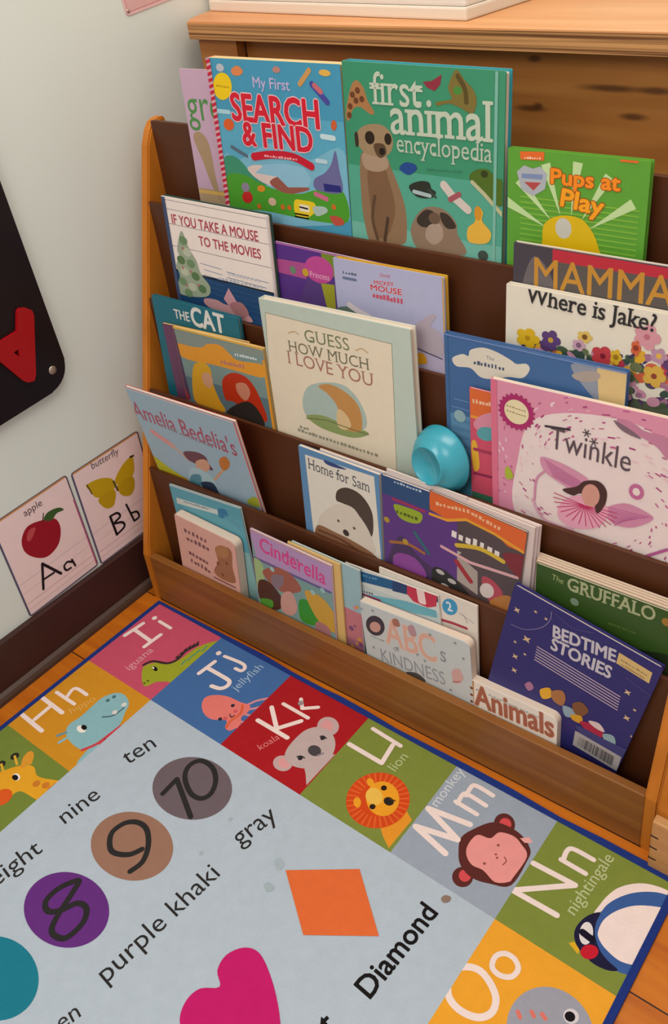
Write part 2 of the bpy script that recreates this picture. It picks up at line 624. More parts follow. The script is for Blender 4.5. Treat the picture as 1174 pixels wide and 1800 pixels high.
# ------------------------------------------------------------------ books
# base centre x, y, z | backward tilt, yaw, roll (degrees) | width, height, thickness
BOOKS = {
    'lilac': (0.2025, 0.2023, 0.6575, 3, 0, 1.0, 0.215, 0.259, 0.004),
    'search': (0.2866, 0.1842, 0.6556, 3, 0, 0.0, 0.2371, 0.2809, 0.016),
    'animal': (0.5213, 0.1843, 0.6568, 3, 0, -0.6, 0.2319, 0.2828, 0.016),
    'pups': (0.7309, 0.1842, 0.656, 3, 0, 0.3, 0.1708, 0.1993, 0.01),
    'moose': (0.1738, 0.14, 0.5068, 3, 0, -0.6, 0.2182, 0.2349, 0.009),
    'violet': (0.3811, 0.1515, 0.5074, 3, 0, -1.0, 0.205, 0.1896, 0.004),
    'mouse': (0.4899, 0.14, 0.5068, 3, 0, 0.8, 0.1782, 0.1914, 0.01),
    'mamma': (0.8049, 0.1519, 0.5056, 3, 0, 0.0, 0.275, 0.2489, 0.008),
    'jake': (0.8026, 0.1399, 0.5056, 3, 0, 0.0, 0.275, 0.2014, 0.01),
    'cat': (0.1231, 0.1086, 0.3554, 3, 0, -0.4, 0.1928, 0.2271, 0.008),
    'yellow': (0.1536, 0.1033, 0.3587, 3, 0, 2.5, 0.1926, 0.1864, 0.004),
    'princess': (0.1861, 0.0957, 0.3574, 3, 0, 1.6, 0.1965, 0.1906, 0.006),
    'guess': (0.4221, 0.0957, 0.3581, 3, 0, 1.5, 0.2635, 0.2773, 0.014),
    'sky': (0.7145, 0.1107, 0.3564, 3, 0, 0.9, 0.2437, 0.2818, 0.009),
    'coral': (0.7137, 0.1036, 0.356, 3, 0, 1.0, 0.16, 0.218, 0.003),
    'twinkle': (0.8038, 0.0957, 0.3581, 3, 0, 1.5, 0.265, 0.2438, 0.007),
    'duck': (0.1366, 0.0699, 0.2069, -8, 2, -0.6, 0.2396, 0.2508, 0.005),
    'leaflet': (0.4673, 0.0605, 0.2069, 3, 0, -1.0, 0.15, 0.2206, 0.003),
    'puma': (0.4294, 0.054, 0.207, 3, 0, -1.1, 0.1478, 0.2188, 0.006),
    'slime': (0.5695, 0.054, 0.2069, 3, 0, -1.2, 0.125, 0.2185, 0.004),
    'slimeback': (0.578, 0.0585, 0.207, 3, 0, -1.2, 0.13, 0.2271, 0.003),
    'lagoon': (0.6474, 0.0543, 0.212, 3, 0, -5.0, 0.1479, 0.2103, 0.003),
    'lag2': (0.6607, 0.0577, 0.2096, 3, 0, -3.0, 0.152, 0.2176, 0.003),
    'lag3': (0.6654, 0.0611, 0.209, 3, 0, -2.6, 0.152, 0.2184, 0.003),
    'lag4': (0.6683, 0.0646, 0.2085, 3, 0, -2.2, 0.152, 0.2177, 0.003),
    'gruff': (0.8586, 0.054, 0.2056, 3, 0, 0.0, 0.21, 0.1663, 0.003),
    'gr2': (0.8572, 0.0575, 0.2056, 3, 0, 0.0, 0.211, 0.1676, 0.003),
    'gr3': (0.8567, 0.061, 0.2056, 3, 0, 0.0, 0.212, 0.1692, 0.003),
    'gr4': (0.8561, 0.0645, 0.2056, 3, 0, 0.0, 0.213, 0.17, 0.003),
    'gr5': (0.8556, 0.068, 0.2056, 3, 0, 0.0, 0.214, 0.1708, 0.003),
    'wash': (0.1555, 0.0329, 0.0367, 3, 0, 4.1, 0.1729, 0.2311, 0.004),
    'bear': (0.1403, 0.0122, 0.034, 3, 0, -2.7, 0.1435, 0.1821, 0.018),
    'fairy': (0.3388, 0.0122, 0.0336, 3, 0, -2.0, 0.1668, 0.224, 0.004),
    'fair2': (0.3871, 0.0171, 0.0315, 3, 0, -1.0, 0.104, 0.2285, 0.003),
    'fair3': (0.4065, 0.0211, 0.0318, 3, 0, -1.0, 0.133, 0.2283, 0.003),
    'read1': (0.5417, 0.0288, 0.0358, 3, 0, 3.6, 0.1682, 0.2247, 0.003),
    'read2': (0.5932, 0.0326, 0.0319, 3, 0, 0.9, 0.1674, 0.2389, 0.003),
    'abc': (0.587, 0.0123, 0.0363, 3, 0, 3.4, 0.1926, 0.178, 0.014),
    'anim': (0.7417, 0.0121, 0.0313, 3, 0, 0.6, 0.1386, 0.1221, 0.013),
    'bed': (0.7797, 0.0256, 0.0508, 3, 0, -11.4, 0.2056, 0.2761, 0.009),
}
TIERS = ['books in the top tier', 'books in the second tier', 'books in the middle tier', 'books in the fourth tier', 'books in the bottom tier']


def paper(col, name):
    return plain(name, col, 0.45, 0.35, 0.03)


def book(key, name, label, tier, cover, back=None, spine=None, art=None, style='paper', pages=None, edge=None):
    x, y, z, tau, yaw, roll, w, h, t = BOOKS[key]
    o = thing(name, label, 'book', TIERS[tier])
    R = math.radians
    o.matrix_world = (Matrix.Translation((x, y, z)) @ Matrix.Rotation(R(yaw), 4, 'Z')
                      @ Matrix.Rotation(-R(tau), 4, 'X') @ Matrix.Rotation(-R(roll), 4, 'Y'))
    pages = pages or M_page
    back = back or cover
    spine = spine or cover
    x0 = -w / 2
    if style == 'hard':
        ct, ov, rs = 0.0022, 0.003, (0, 0.002, 0.002, 0)
    elif style == 'board':
        ct, ov, rs = 0.0016, 0.0, (0.002, 0.011, 0.011, 0.002)
    else:
        ct, ov, rs = 0.0006, 0.0004, (0, 0.001, 0.001, 0)
    pr = None
    if art:
        pr = Print((0.6, 0.6, w * 1000 - 0.6, h * 1000 - 0.6))
        art(pr, w * 1000, h * 1000)
    bm = add_prism(bmesh.new(), rounded(w, h, rs, x0, 0), 'y', 0, ct)
    top = max([i[1] for i in pr.items]) if pr and pr.items else 1
    ink_mesh('front_cover', bm, cover, pr, lambda a, b, l: (x0 + a / 1000, -0.00002 - l, b / 1000), GLOSS, o, step=min(0.000014, 0.0011 / top))
    bm = add_prism(bmesh.new(), rounded(w, h, rs, x0, 0), 'y', t - ct, t)
    ink_mesh('back_cover', bm, back, None, None, GLOSS, o)
    bm = add_box(bmesh.new(), (x0, ct, 0.0), (x0 + 0.0012, t - ct, h))
    ink_mesh('spine', bm, spine, None, None, GLOSS, o)
    prs = (0, rs[1], rs[2], 0)
    bm = add_prism(bmesh.new(), rounded(w - 0.0012 - ov, h - 2 * ov, prs, x0 + 0.0012, ov), 'y', ct, t - ct)
    link('page_block', bm, pages, o)
    return o


# --- top tier
def art(p, W, H):
    p.rect_(0, 0, W, H * 0.33, 'b49a78')
    p.text('green', [(4.1,187.4),(129.0,188.8)], '4e8a4a', vs=1.2)
    p.blob([(7.5,163.0),(24.8,170.5),(39.1,152.4),(41.9,109.4),(45.7,69.9),(31.5,90.8),(20.5,125.1)], 'a88e6e')
    p.rect_(0, H * 0.30, W, H * 0.32, 'd8b060')


book('lilac', 'picture_book', 'slim lilac book with green lettering, half hidden behind the candy-striped blue book', 0, 'c4a4bc', art=art)


def art(p, W, H):
    p.rect_(0, H * .5, W, H * .75, '5aa6c4')
    p.blob([(9.9,147.0),(38.2,144.0),(71.6,159.9),(108.4,173.9),(141.7,173.2),(174.6,156.9),(232.4,174.3),(232.5,79.6),(-4.7,57.7)], '78b4cc')
    p.blob([(9.2,143.1),(28.6,148.7),(45.4,141.0),(65.3,122.4),(89.2,113.7),(37.5,96.5),(7.8,108.6)], '3f8f70')
    p.blob([(9.3,116.5),(42.3,123.8),(71.8,115.6),(108.4,108.4),(147.2,107.3),(181.4,116.7),(225.2,121.7),(232.5,79.6),(176.3,72.0),(78.0,74.3),(8.9,71.5)], '4c9a2e')
    p.blob([(54.2,132.5),(68.2,139.5),(88.3,139.6),(102.0,131.8),(121.3,130.1),(124.7,119.5),(99.1,113.0),(72.5,119.4)], 'd8c4c0')
    p.blob([(94.9,118.1),(111.1,127.2),(122.8,123.0),(133.8,115.0),(158.3,119.6),(167.2,115.1),(132.5,105.6),(108.4,108.4)], '94584c')
    p.poly([(68.9,128.4),(88.7,142.4),(126.2,146.9),(161.5,145.1),(173.7,130.3),(165.3,118.5),(128.9,114.4),(111.1,127.2)], '8cbcd4')
    p.blob([(178.4,130.8),(198.0,141.7),(210.7,155.2),(219.2,173.1),(223.5,149.5),(224.9,118.1),(181.4,116.7)], '6a6a9a')
    p.poly([(194.1,127.1),(223.5,126.8),(224.9,118.1),(195.2,116.5)], '2c2c78')
    p.line([(178.4,111.0),(197.6,106.0)], 7, 'c86a8a')
    p.blob([(138.6,97.0),(155.7,99.1),(174.5,97.7),(175.6,86.8),(160.0,75.4),(138.3,76.4)], 'e6c828')
    p.rect_(*[(146.5,83.1)][0], *[(164.5,92.8)][0], 'e8e0c8')
    for a in ([(137.3,78.1),(161.5,77.9)], [(136.8,73.9),(161.0,73.7)], [(147.2,88.8),(161.5,87.8)]):
        p.line(a, 2.4, '181410')
    p.blob([(171.5,91.8),(192.8,94.5),(196.7,87.7),(177.1,79.6)], 'a8c0b8')
    p.ell([(47.0,90.8),(57.5,91.1),(45.5,81.9)], 'c02828')
    p.ell([(45.6,105.1),(53.4,105.0),(44.4,98.2)], '90829a')
    p.ell([(76.7,106.7),(84.4,107.2),(76.0,101.9)], 'd88a28')
    p.ell([(95.6,90.0),(103.1,89.9),(94.7,84.1)], 'd0b098')
    p.dot([(68.6,79.9),(114.9,84.7),(127.3,85.3),(209.2,96.5)], 4, 'c86a28')
    p.blob([(200.8,82.7),(219.3,83.3),(225.3,74.9),(208.9,70.8)], 'b85040')
    p.ell([(25.8,244.1),(43.9,243.8),(22.2,225.8)], 'ecc818')
    p.squig([(13.3,243.1),(39.7,241.9)], 3, 'c09a10', 6)
    p.ell([(26.0,268.7),(33.5,268.1),(25.0,263.5)], 'b8bcc8')
    p.blob([(47.0,267.0),(59.1,272.5),(68.9,266.2),(61.7,260.0),(49.4,260.3)], 'd88450')
    p.ell([(129.9,270.3),(136.8,270.3),(129.3,266.2)], 'b88478')
    p.line([(168.5,254.2),(186.2,271.8)], 7, 'c8965a')
    p.line([(188.6,255.2),(212.4,233.9)], 8, '4a4a9a')
    p.line([(192.8,253.8),(202.9,246.3)], 7, 'c46a74')
    p.ell([(211.9,269.8),(221.5,269.4),(211.5,265.8)], 'e0b050')
    p.ell([(28.6,192.7),(38.8,192.5),(27.1,184.4)], 'd8602c')
    p.line([(9.3,210.2),(32.4,209.9)], 6, 'a8d0dc')
    p.line([(198.8,190.0),(218.6,189.1)], 7, 'c4dce4')
    p.line([(186.1,157.1),(201.9,156.9)], 6, 'b4d0dc')
    p.ell([(220.3,205.8),(225.1,205.9),(219.6,199.2)], 'c86038')
    p.line([(28.5,161.7),(56.2,151.2)], 5, '5a6a78')
    p.text('My First', [(84.8,245.9),(150.4,245.1)], 'c0b4dc', weight=.01)
    p.text('SEARCH', [(38.7,200.2),(195.4,199.5)], 'd02438', vs=1.18, weight=.035, halo='e8c4c8', hw=.03)
    p.text('& FIND', [(53.9,167.1),(180.9,167.6)], 'd02438', vs=1.12, weight=.035, halo='e8c4c8', hw=.03)
    p.line([(70.2,151.6),(105.9,157.6),(144.4,158.0),(175.8,148.2)], 11, 'c42034', smooth=True)
    p.squig([(90.5,153.5),(153.3,154.0)], 3.4, 'e8b0b0', 12)
    p.rect_(0, 0, 9, H, 'd8a8b0')
    n = 34
    for i in range(n):
        z = H * i / n
        p.poly([(0, z), (9, z + 3), (9, z + 3 + H / n * .55), (0, z + H / n * .55)], 'c02440')


book('search', 'picture_book', 'thick sky-blue search book with red block title and candy-striped spine edge', 0, '4796b8', back='e0d0b0', spine='c83048', art=art, style='paper', pages=M_pageyel)


def art(p, W, H):
    p.rect_(0, 0, W, H * .55, '52a38c')
    p.rect_(0, 0, W, H * .28, '6cb2a2')
    p.blob([(1.7,219.3),(11.1,250.1),(21.1,261.0),(31.9,253.1),(37.6,237.9),(46.9,224.6),(41.1,221.5),(25.7,229.1),(13.8,225.6),(5.7,210.7)], 'a8784c')
    p.dot([(14.1,243.3),(19.3,236.6),(9.5,228.9),(22.5,249.0),(7.4,218.0),(28.6,239.0)], 4, '6a4028')
    # meerkat standing
    p.blob([(21.2,166.2),(33.5,174.9),(60.9,172.1),(69.3,158.4),(79.7,137.3),(89.8,108.4),(90.9,75.7),(83.2,58.7),(35.1,50.9),(22.3,79.3),(19.2,122.3)], '8c7054')
    p.blob([(32.1,154.3),(55.7,160.6),(66.1,139.4),(73.7,106.2),(62.7,71.4),(45.5,62.7),(35.3,93.1)], '7a5c42')
    p.blob([(26.3,172.3),(60.9,172.1),(64.7,157.9),(48.2,150.4),(27.4,153.7)], 'a89078')
    p.blob([(15.8,189.7),(21.3,201.1),(35.7,208.6),(56.2,210.3),(69.3,203.5),(74.3,191.5),(70.3,178.5),(58.5,170.1),(42.5,170.2),(26.4,174.2)], '9c8464')
    p.blob([(13.9,195.0),(18.7,197.3),(20.0,182.7),(15.0,179.5)], '3c3024')
    p.ell([(38.1,192.7),(45.7,192.4),(37.6,184.4)], '2c2218')
    p.ell([(66.6,193.5),(72.1,193.1),(66.2,186.3)], '2c2218')
    p.blob([(44.5,185.1),(59.4,186.5),(63.4,176.0),(53.9,168.7),(46.2,174.3)], '5a4430')
    p.ell([(56.7,177.2),(61.2,177.3),(56.4,172.6)], '241c16')
    p.line([(41.6,117.4),(36.2,87.3),(43.0,60.3)], 5, '5c4632', smooth=True)
    p.line([(61.3,90.9),(55.0,60.2)], 5, '4c3828')
    # second meerkat, head only
    p.blob([(97.7,74.8),(102.9,95.0),(116.9,111.2),(134.5,116.4),(151.8,113.2),(166.6,100.4),(168.7,85.8),(179.4,60.8),(115.3,54.0)], '8a7460')
    p.blob([(107.5,97.5),(121.3,110.8),(134.4,108.9),(138.6,98.2),(125.2,88.7),(111.8,88.6)], '3a3028')
    p.blob([(143.1,110.1),(156.0,108.2),(166.6,94.8),(153.7,91.0),(145.1,99.2)], '3a3028')
    p.blob([(125.2,90.6),(142.9,95.1),(147.0,78.6),(133.6,66.8),(120.4,74.4)], 'a89484')
    p.ell([(134.3,101.4),(143.0,101.7),(134.1,93.8)], '6a5444')
    # butterfly, snake, beetle, frog and more
    p.poly([(121.0,265.1),(133.3,266.7),(147.6,274.7),(145.4,263.3),(137.2,255.5),(127.0,258.9)], '8c3040')
    p.blob([(163.5,277.1),(169.4,280.6),(179.1,270.1),(190.8,259.7),(194.8,247.1),(189.0,233.8),(173.2,239.1),(157.3,242.9),(141.0,239.2),(140.0,243.3),(157.3,247.0),(161.3,249.7),(156.4,260.7)], '7a6c34')
    p.ell([(169.3,258.3),(175.2,258.4),(169.3,253.5)], '48883c')
    p.line([(169.4,274.3),(179.1,260.5),(181.1,246.2)], 6, '57491f', smooth=True)
    p.blob([(82.9,159.9),(92.1,167.2),(105.3,166.8),(109.5,161.0),(98.2,152.4),(87.2,154.8)], '24488c')
    p.blob([(96.6,137.5),(111.2,145.7),(126.5,146.6),(130.7,138.9),(137.1,135.2),(130.4,127.0),(108.4,126.0)], '2c3028')
    p.line([(104.2,132.0),(128.3,129.5)], 5, 'a8bcc0')
    p.line([(126.3,137.5),(136.9,128.7)], 3, '3a443c')
    p.line([(149.0,145.7),(160.5,134.5),(183.5,119.4)], 11, 'cfc4bc')
    p.line([(158.3,128.8),(171.0,136.7)], 7, 'a0545c')
    p.blob([(185.4,158.9),(195.4,169.7),(211.3,171.4),(221.3,163.1),(231.2,159.1),(231.8,131.4),(217.9,133.0),(201.7,145.1)], '4e6a20')
    p.line([(189.5,154.2),(205.8,142.1),(232.2,119.0)], 5, 'b8b890')
    p.ell([(206.4,165.7),(211.4,165.9),(206.5,161.4)], '343c14')
    p.blob([(183.5,95.5),(193.9,106.3),(192.8,118.9),(198.9,125.1),(205.0,118.8),(204.2,107.8),(216.6,95.0),(210.7,81.1),(185.7,79.0)], 'e0b040')
    p.ell([(197.9,116.9),(203.0,117.0),(198.0,107.8)], 'd09028')
    p.ell([(205.7,64.3),(213.0,64.6),(205.8,57.7)], '3c4a44')
    p.text('first', [(45.5,234.6),(118.5,235.4)], 'bcc8b4', vs=1.2, serif=True, weight=.005)
    p.text('animal', [(72.5,201.5),(213.1,204.2)], 'bcc8b4', vs=1.15, serif=True, weight=.012)
    p.text('encyclopedia', [(80.4,179.6),(216.3,180.3)], 'b4c4b0', vs=1.25, serif=True)
    p.squig([(123.6,161.1),(175.2,163.9)], 2.2, '3a7a64', 14)
    p.rect_(W - 13, 0, W - 9, H, '7ab4a4')


book('animal', 'picture_book', 'large green hardback with a standing meerkat and pale serif title', 0, '3c8f6c', back='2e93a2', spine='2e93a2', art=art, style='hard')


def art(p, W, H):
    for i in range(22):
        z = H * (.05 + i * .032)
        p.rect_(W * .1, z, W * .95, z + 2.2, '8cc050' if i < 9 else '78b03c')
    c = [(79.8,99.3)][0]
    for a in (35, 60, 85, 110, 135, 155):
        d = Vector((math.cos(math.radians(a)), math.sin(math.radians(a))))
        n = Vector((-d.y, d.x))
        p.poly([tuple(Vector(c) + d * 30), tuple(Vector(c) + d * 92 + n * 6), tuple(Vector(c) + d * 92 - n * 6)], 'bcd89c')
    p.poly([(15.4,196.9),(46.6,198.9),(46.2,189.1),(16.7,187.8)], 'e06a28')
    p.squig([(21.1,189.2),(43.2,190.2)], 2.5, 'f0d8c0', 7)
    p.poly([(12.1,173.4),(21.3,181.6),(32.6,178.7),(41.7,182.2),(51.1,173.9),(48.8,157.0),(33.5,146.9),(18.1,153.7)], 'aab0b8')
    p.poly([(18.5,172.0),(45.6,173.3),(44.7,167.3),(18.6,166.6)], '7a8cb4')
    p.poly([(21.7,162.5),(43.4,163.8),(34.0,153.7)], 'b04848')
    p.text('Pups at', [(55.8,164.4),(138.2,164.8)], 'f08a1c', vs=.85, weight=.03, halo='9c4a10')
    p.text('Play', [(68.8,140.5),(119.9,134.7)], 'f0a01c', vs=.85, weight=.03, halo='9c4a10')
    p.blob([(47.2,94.6),(49.4,116.1),(67.5,128.1),(92.8,128.6),(107.7,117.0),(117.8,97.9),(117.1,80.5),(47.2,69.5)], 'd8b410')
    p.ell([(73.7,114.1),(83.9,114.4),(74.2,102.0)], 'c4c4b8')
    p.rect_(W * .80, H - 3, W * .92, H, 'e06a28')


book('pups', 'picture_book', 'bright green book with orange bubble title leaning at the right end of top tier', 0, '5c9e34', art=art, style='hard')


# --- second tier
def art(p, W, H):
    p.rect_(0, H * .38, W, H, 'f0e4dc')
    for z in (.99, .93, .83, .68):
        p.line([(0, H * (z - .01)), (W, H * (z - .012))], .9, '8a7c84')
    p.rect_(0, 0, W, H * .49, '1f4672')
    p.rect_(0, H * .49, W, H * .505, '182838')
    p.text('IF YOU TAKE A MOUSE', [(15.8,193.9),(195.1,193.5)], 'b04458', vs=1.25, weight=.022)
    p.text('TO THE MOVIES', [(69.8,167.9),(196.4,167.4)], 'b04458', vs=1.2, weight=.022)
    for k in range(12):
        a, b = [(70.4,138.2),(205.7,132.1)]
        z = a[1] - k * 9
        p.line([(a[0] - 5 + (k * 7) % 11, z), (a[0] + 40, z - 2)], .8, '3a6494')
        p.line([(a[0] + 50, z - 4), (b[0] - (k * 5) % 13, z - 6)], .8, '34608c')
    p.squig([(122.8,130.5),(190.2,130.7)], 4.5, 'c8ccd4', 9)
    p.squig([(100.0,118.4),(196.5,121.3)], 4, 'b4bccc', 12)
    p.blob([(33.6,184.9),(42.0,164.6),(48.1,153.2),(57.9,139.2),(62.7,121.0),(80.1,102.0),(67.9,83.4),(13.8,75.9),(2.8,87.1),(14.4,109.0),(9.0,124.2),(19.7,142.1),(18.1,154.5)], '9aa890')
    for i, (x, z) in enumerate([(34.5,169.6),(39.2,151.7),(22.7,136.2),(43.9,133.6),(27.4,117.8),(50.5,114.0),(19.1,100.1),(39.8,94.2),(61.7,95.2),(28.5,82.1)]):
        p.ell([(x, z), (x + 9, z), (x, z + 7)], ('6e8c64', 'b8c0a8', '58784c')[i % 3])
    p.dot([(31.6,156.7),(41.0,120.3),(24.3,123.7),(54.1,100.2),(26.8,95.0)], 2.4, 'b06a6c')
    p.blob([(62.8,79.1),(89.1,82.8),(109.4,78.8),(142.4,79.2),(163.7,61.3),(122.5,58.8),(69.0,67.2)], 'c49498')
    p.poly([(106.9,87.9),(120.8,108.2),(135.6,87.4),(117.4,77.2)], 'c894a0')
    p.blob([(118.0,80.6),(144.0,89.1),(157.5,72.8),(135.3,61.6)], 'a87478')
    p.rect_(0, 0, 8, H, '3c4c70')
    p.rect_(W - 3, 0, W, H, 'd8d0d0')


book('moose', 'picture_book', 'white and navy book with red title and a fir tree, left end of second tier', 1, 'f0e4dc', back='2e4e48', spine='28407c', art=art, style='hard')


def art(p, W, H):
    p.rect_(W * .42, H * .82, W * .58, H, '748a2c')
    p.blob([(57.0,142.8),(99.1,139.4),(113.9,107.3),(93.9,78.8),(34.2,68.3)], '5a4080')
    p.poly([(81.8,141.8),(106.4,143.7),(105.8,93.6),(89.3,107.9)], 'a0a030')
    p.poly([(-3.8,163.9),(59.4,166.5),(55.1,142.4),(-3.9,143.0)], 'b05090')
    p.ell([(80.1,161.1),(106.2,160.9),(78.2,141.1)], 'c04a94')
    p.text('Princess', [(62.8,147.4),(98.2,148.5)], 'e8b4d0', vs=1.2)
    p.dot([(30.7,151.9)], 6, '6a8a70')
    p.dot([(54.4,152.5)], 6, 'c8a030')
    p.rect_(0, H - 2.5, W, H, 'c070b0')


book('violet', 'picture_book', 'thin purple book with a pink band, tucked behind the pale lavender book', 1, '5a3488', art=art)


def art(p, W, H):
    p.blob([(W * .1, H * .2), (W * .5, H * .55), (W * .95, H * .5), (W, 0), (0, 0)], 'b8b0cc')
    p.squig([(14.6,171.2),(38.8,171.2)], 4, '54607c', 5)
    p.line([(15.6,165.2),(36.3,165.2)], 4, '66749a')
    p.text('Disney', [(78.6,176.7),(95.1,178.0)], 'c04458', vs=1.2)
    p.text('MICKEY', [(67.5,164.8),(99.9,166.9)], 'c03850', vs=.8, weight=.02, halo='e4d4dc')
    p.text('MOUSE', [(61.5,155.6),(112.2,156.6)], 'c03850', vs=.72, weight=.02, halo='e4d4dc')
    p.squig([(63.2,145.4),(114.5,144.0)], 8, 'c85068', 9)
    p.blob([(-3.5,116.4),(21.4,123.8),(40.5,112.9),(53.5,109.7),(12.8,107.7)], '5e7468')
    p.line([(21.7,126.7),(41.1,118.8),(54.0,115.5)], 9, 'd4ccd0', smooth=True)
    p.blob([(121.1,108.6),(137.3,123.0),(156.2,137.5),(165.1,136.4),(155.5,121.0),(170.2,112.9),(172.0,82.7),(135.4,86.2)], 'b4a8b4')
    p.blob([(125.2,72.5),(141.2,78.9),(146.8,65.8),(127.8,61.5)], 'd8a020')
    p.line([(129.1,84.8),(150.6,80.9),(171.8,77.1)], 1.5, '4a4450', smooth=True)
    p.rect_(W - 3, 0, W, H, 'c8a060')


book('mouse', 'picture_book', 'pale lavender book with small red title and yellow page edges in second tier', 1, 'b0b2d2', back='d8a838', spine='a8a8c8', art=art, style='hard', pages=M_pageyel)


def art(p, W, H):
    p.blob([(10, H * .75), (W * .1, H * .95), (W * .2, H * .8), (W * .14, H * .5), (6, H * .5)], '686264')
    p.rect_(W * .2, 0, W, H, '5a5450')
    p.poly([(50.5,249.7),(202.1,251.4),(203.9,235.9),(50.7,233.8)], 'b82c3c')
    p.text('MAMMALS', [(28.6,199.3),(238.8,204.6)], 'c08a34', vs=1.12, weight=.008)
    p.rect_(0, H * .3, W, H * .6, '4a4442')


book('mamma', 'picture_book', 'dark grey book with red top banner and tall orange capitals, behind the flowery white book', 1, '46404a', back='e0d4c8', spine='50484c', art=art, style='hard')


def art(p, W, H):
    p.rect_(0, 0, W, H * .45, '5a6450')
    rnd = random.Random(3)
    cols = ['4a5c44', '5a3c6c', 'b83c50', 'd8a830', 'c890a8', '3c5048', '6a7450', 'c86040', '44385c', 'a0708c']
    for i in range(330):
        x = rnd.uniform(W * .1, W)
        top = H * (.66 + .24 * max(0, (x / W - .3)))
        z = top - (H * .32) * rnd.random()
        r = rnd.uniform(3, 9)
        p.ell([(x, z), (x + r, z + rnd.uniform(-3, 3)), (x - rnd.uniform(-2, 2), z + r * .8)], cols[i % 10])
        p.layer -= 0.75
    for pts, c, cc in (([(30.4,137.2),(46.5,139.4),(30.8,123.9)], 'd8b020', 'b88a10'), ([(61.1,141.3),(74.1,142.9),(61.6,128.2)], '5c4078', 'c8a040'),
                       ([(104.1,154.7),(114.0,156.1),(104.6,147.1)], 'd8b860', '7a5020'), ([(127.8,135.7),(142.4,137.8),(128.7,123.0)], 'c04048', '802030'),
                       ([(143.6,138.1),(150.8,138.5),(144.4,128.0)], 'd8b030', 'a07818'), ([(177.5,170.7),(193.4,171.7),(179.0,155.1)], 'd094a0', 'b86c7c'),
                       ([(166.1,154.6),(172.1,153.5),(167.0,144.8)], 'cc6440', '903820'), ([(190.0,125.1),(203.8,126.1),(191.4,111.4)], 'd0a848', '8c4030'),
                       ([(193.2,150.9),(203.3,150.8),(194.2,141.2)], 'b48ca4', 'd8b050'), ([(97.3,142.9),(106.1,143.6),(97.7,135.2)], 'c8a0b4', '806078'),
                       ([(219.7,157.1),(237.1,158.8),(221.3,142.8)], 'd094a0', 'c8a040'), ([(239.3,122.6),(254.5,124.0),(240.7,110.4)], 'd8b030', '8c4030')):
        q = Vector(pts[0])
        for k in range(5):
            a = k * 2 * math.pi / 5
            rx, rz = (Vector(pts[1]) - q).length * .6, (Vector(pts[2]) - q).length * .6
            m = q + Vector((math.cos(a) * rx, math.sin(a) * rz))
            p.ell([tuple(m), (m.x + rx * .7, m.y), (m.x, m.y + rz * .7)], c)
        p.dot([tuple(q)], 3.5, cc)
    p.text('Where is Jake?', [(27.7,184.2),(185.9,178.6)], '2c2c2c', vs=1.15, weight=.012, serif=True)


book('jake', 'picture_book', 'white book with black title above a bank of mixed garden flowers', 1, 'e2dccc', art=art, style='hard')


# --- middle tier
def art(p, W, H):
    p.text('THE', [(48.8,197.8),(83.6,198.5)], 'd8d8d4', vs=1.15, weight=.02)
    p.text('CAT', [(88.9,193.8),(161.6,195.0)], 'dcdcd8', vs=1.2, weight=.035)
    p.text('IN THE HAT', [(43.0,165.1),(163.2,171.1)], 'd8d8d4', vs=1.2, weight=.02)
    p.rect_(W * .12, 0, W * .26, H * .79, 'b03028')


book('cat', 'picture_book', 'teal hardback with white capitals at the left end of middle tier', 2, '1c6a7c', art=art, style='hard')
book('yellow', 'picture_book', 'thin yellow-edged book mostly hidden between the teal and orange books', 2, '6a4060', back='e0a830', spine='d89a28', style='paper', pages=M_pageyel)


def art(p, W, H):
    p.rect_(0, H * .3, W, H, '7a9490')
    p.poly([(1.7,187.3),(111.0,185.3),(195.8,189.1),(191.7,175.6),(107.9,171.6),(-3.8,160.4)], '86928a')
    p.blob([(0.1,161.2),(36.6,162.9),(62.2,166.6),(74.5,174.3),(102.7,178.5),(120.7,168.9),(138.6,159.5),(190.8,162.6),(188.4,141.3),(134.5,140.1),(83.6,140.0),(30.0,137.0),(2.3,142.4)], 'e0982c')
    p.squig([(133.4,166.3),(180.8,168.2)], 5, 'd4dcdc', 9)
    p.squig([(98.7,145.8),(152.6,147.9)], 7, 'b87870', 8)
    p.rect_(0, 0, W, H * .55, '5a7880')
    p.blob([(30.1,123.1),(51.9,138.8),(71.3,131.9),(71.9,104.5),(79.9,78.4),(89.4,58.0),(53.0,54.7),(18.8,63.8)], 'd8a428')
    p.blob([(49.9,116.3),(65.6,122.5),(73.2,110.4),(62.3,94.0),(49.4,99.4)], 'd0a07c')
    p.blob([(95.2,115.3),(119.8,134.2),(146.6,134.7),(163.8,122.6),(175.4,98.4),(182.1,64.5),(152.0,62.4),(115.2,81.2),(94.7,81.9)], 'b83418')
    p.blob([(126.2,116.8),(147.2,121.5),(154.2,106.9),(140.8,90.1),(126.1,100.4)], 'c8866c')
    p.blob([(93.1,58.9),(121.8,80.0),(150.7,89.7),(170.5,72.6),(169.6,50.1),(101.5,49.6)], '2c2c28')
    p.poly([(-28.4,191.3),(2.4,190.1),(10.9,61.9),(-25.9,64.9)], '4c3a5c')
    p.blob([(-22.6,77.4),(-4.9,87.2),(6.9,61.0),(-19.5,60.6)], 'a02838')
    p.rect_(W - 5, 0, W, H * .9, 'e0982c')
    p.rect_(0, H - 2.6, W, H, 'e8b440')


book('princess', 'picture_book', 'orange and teal storybook with a dark purple spine stripe, left in middle tier', 2, 'd89830', back='e0a830', art=art, style='paper', pages=M_pageyel)


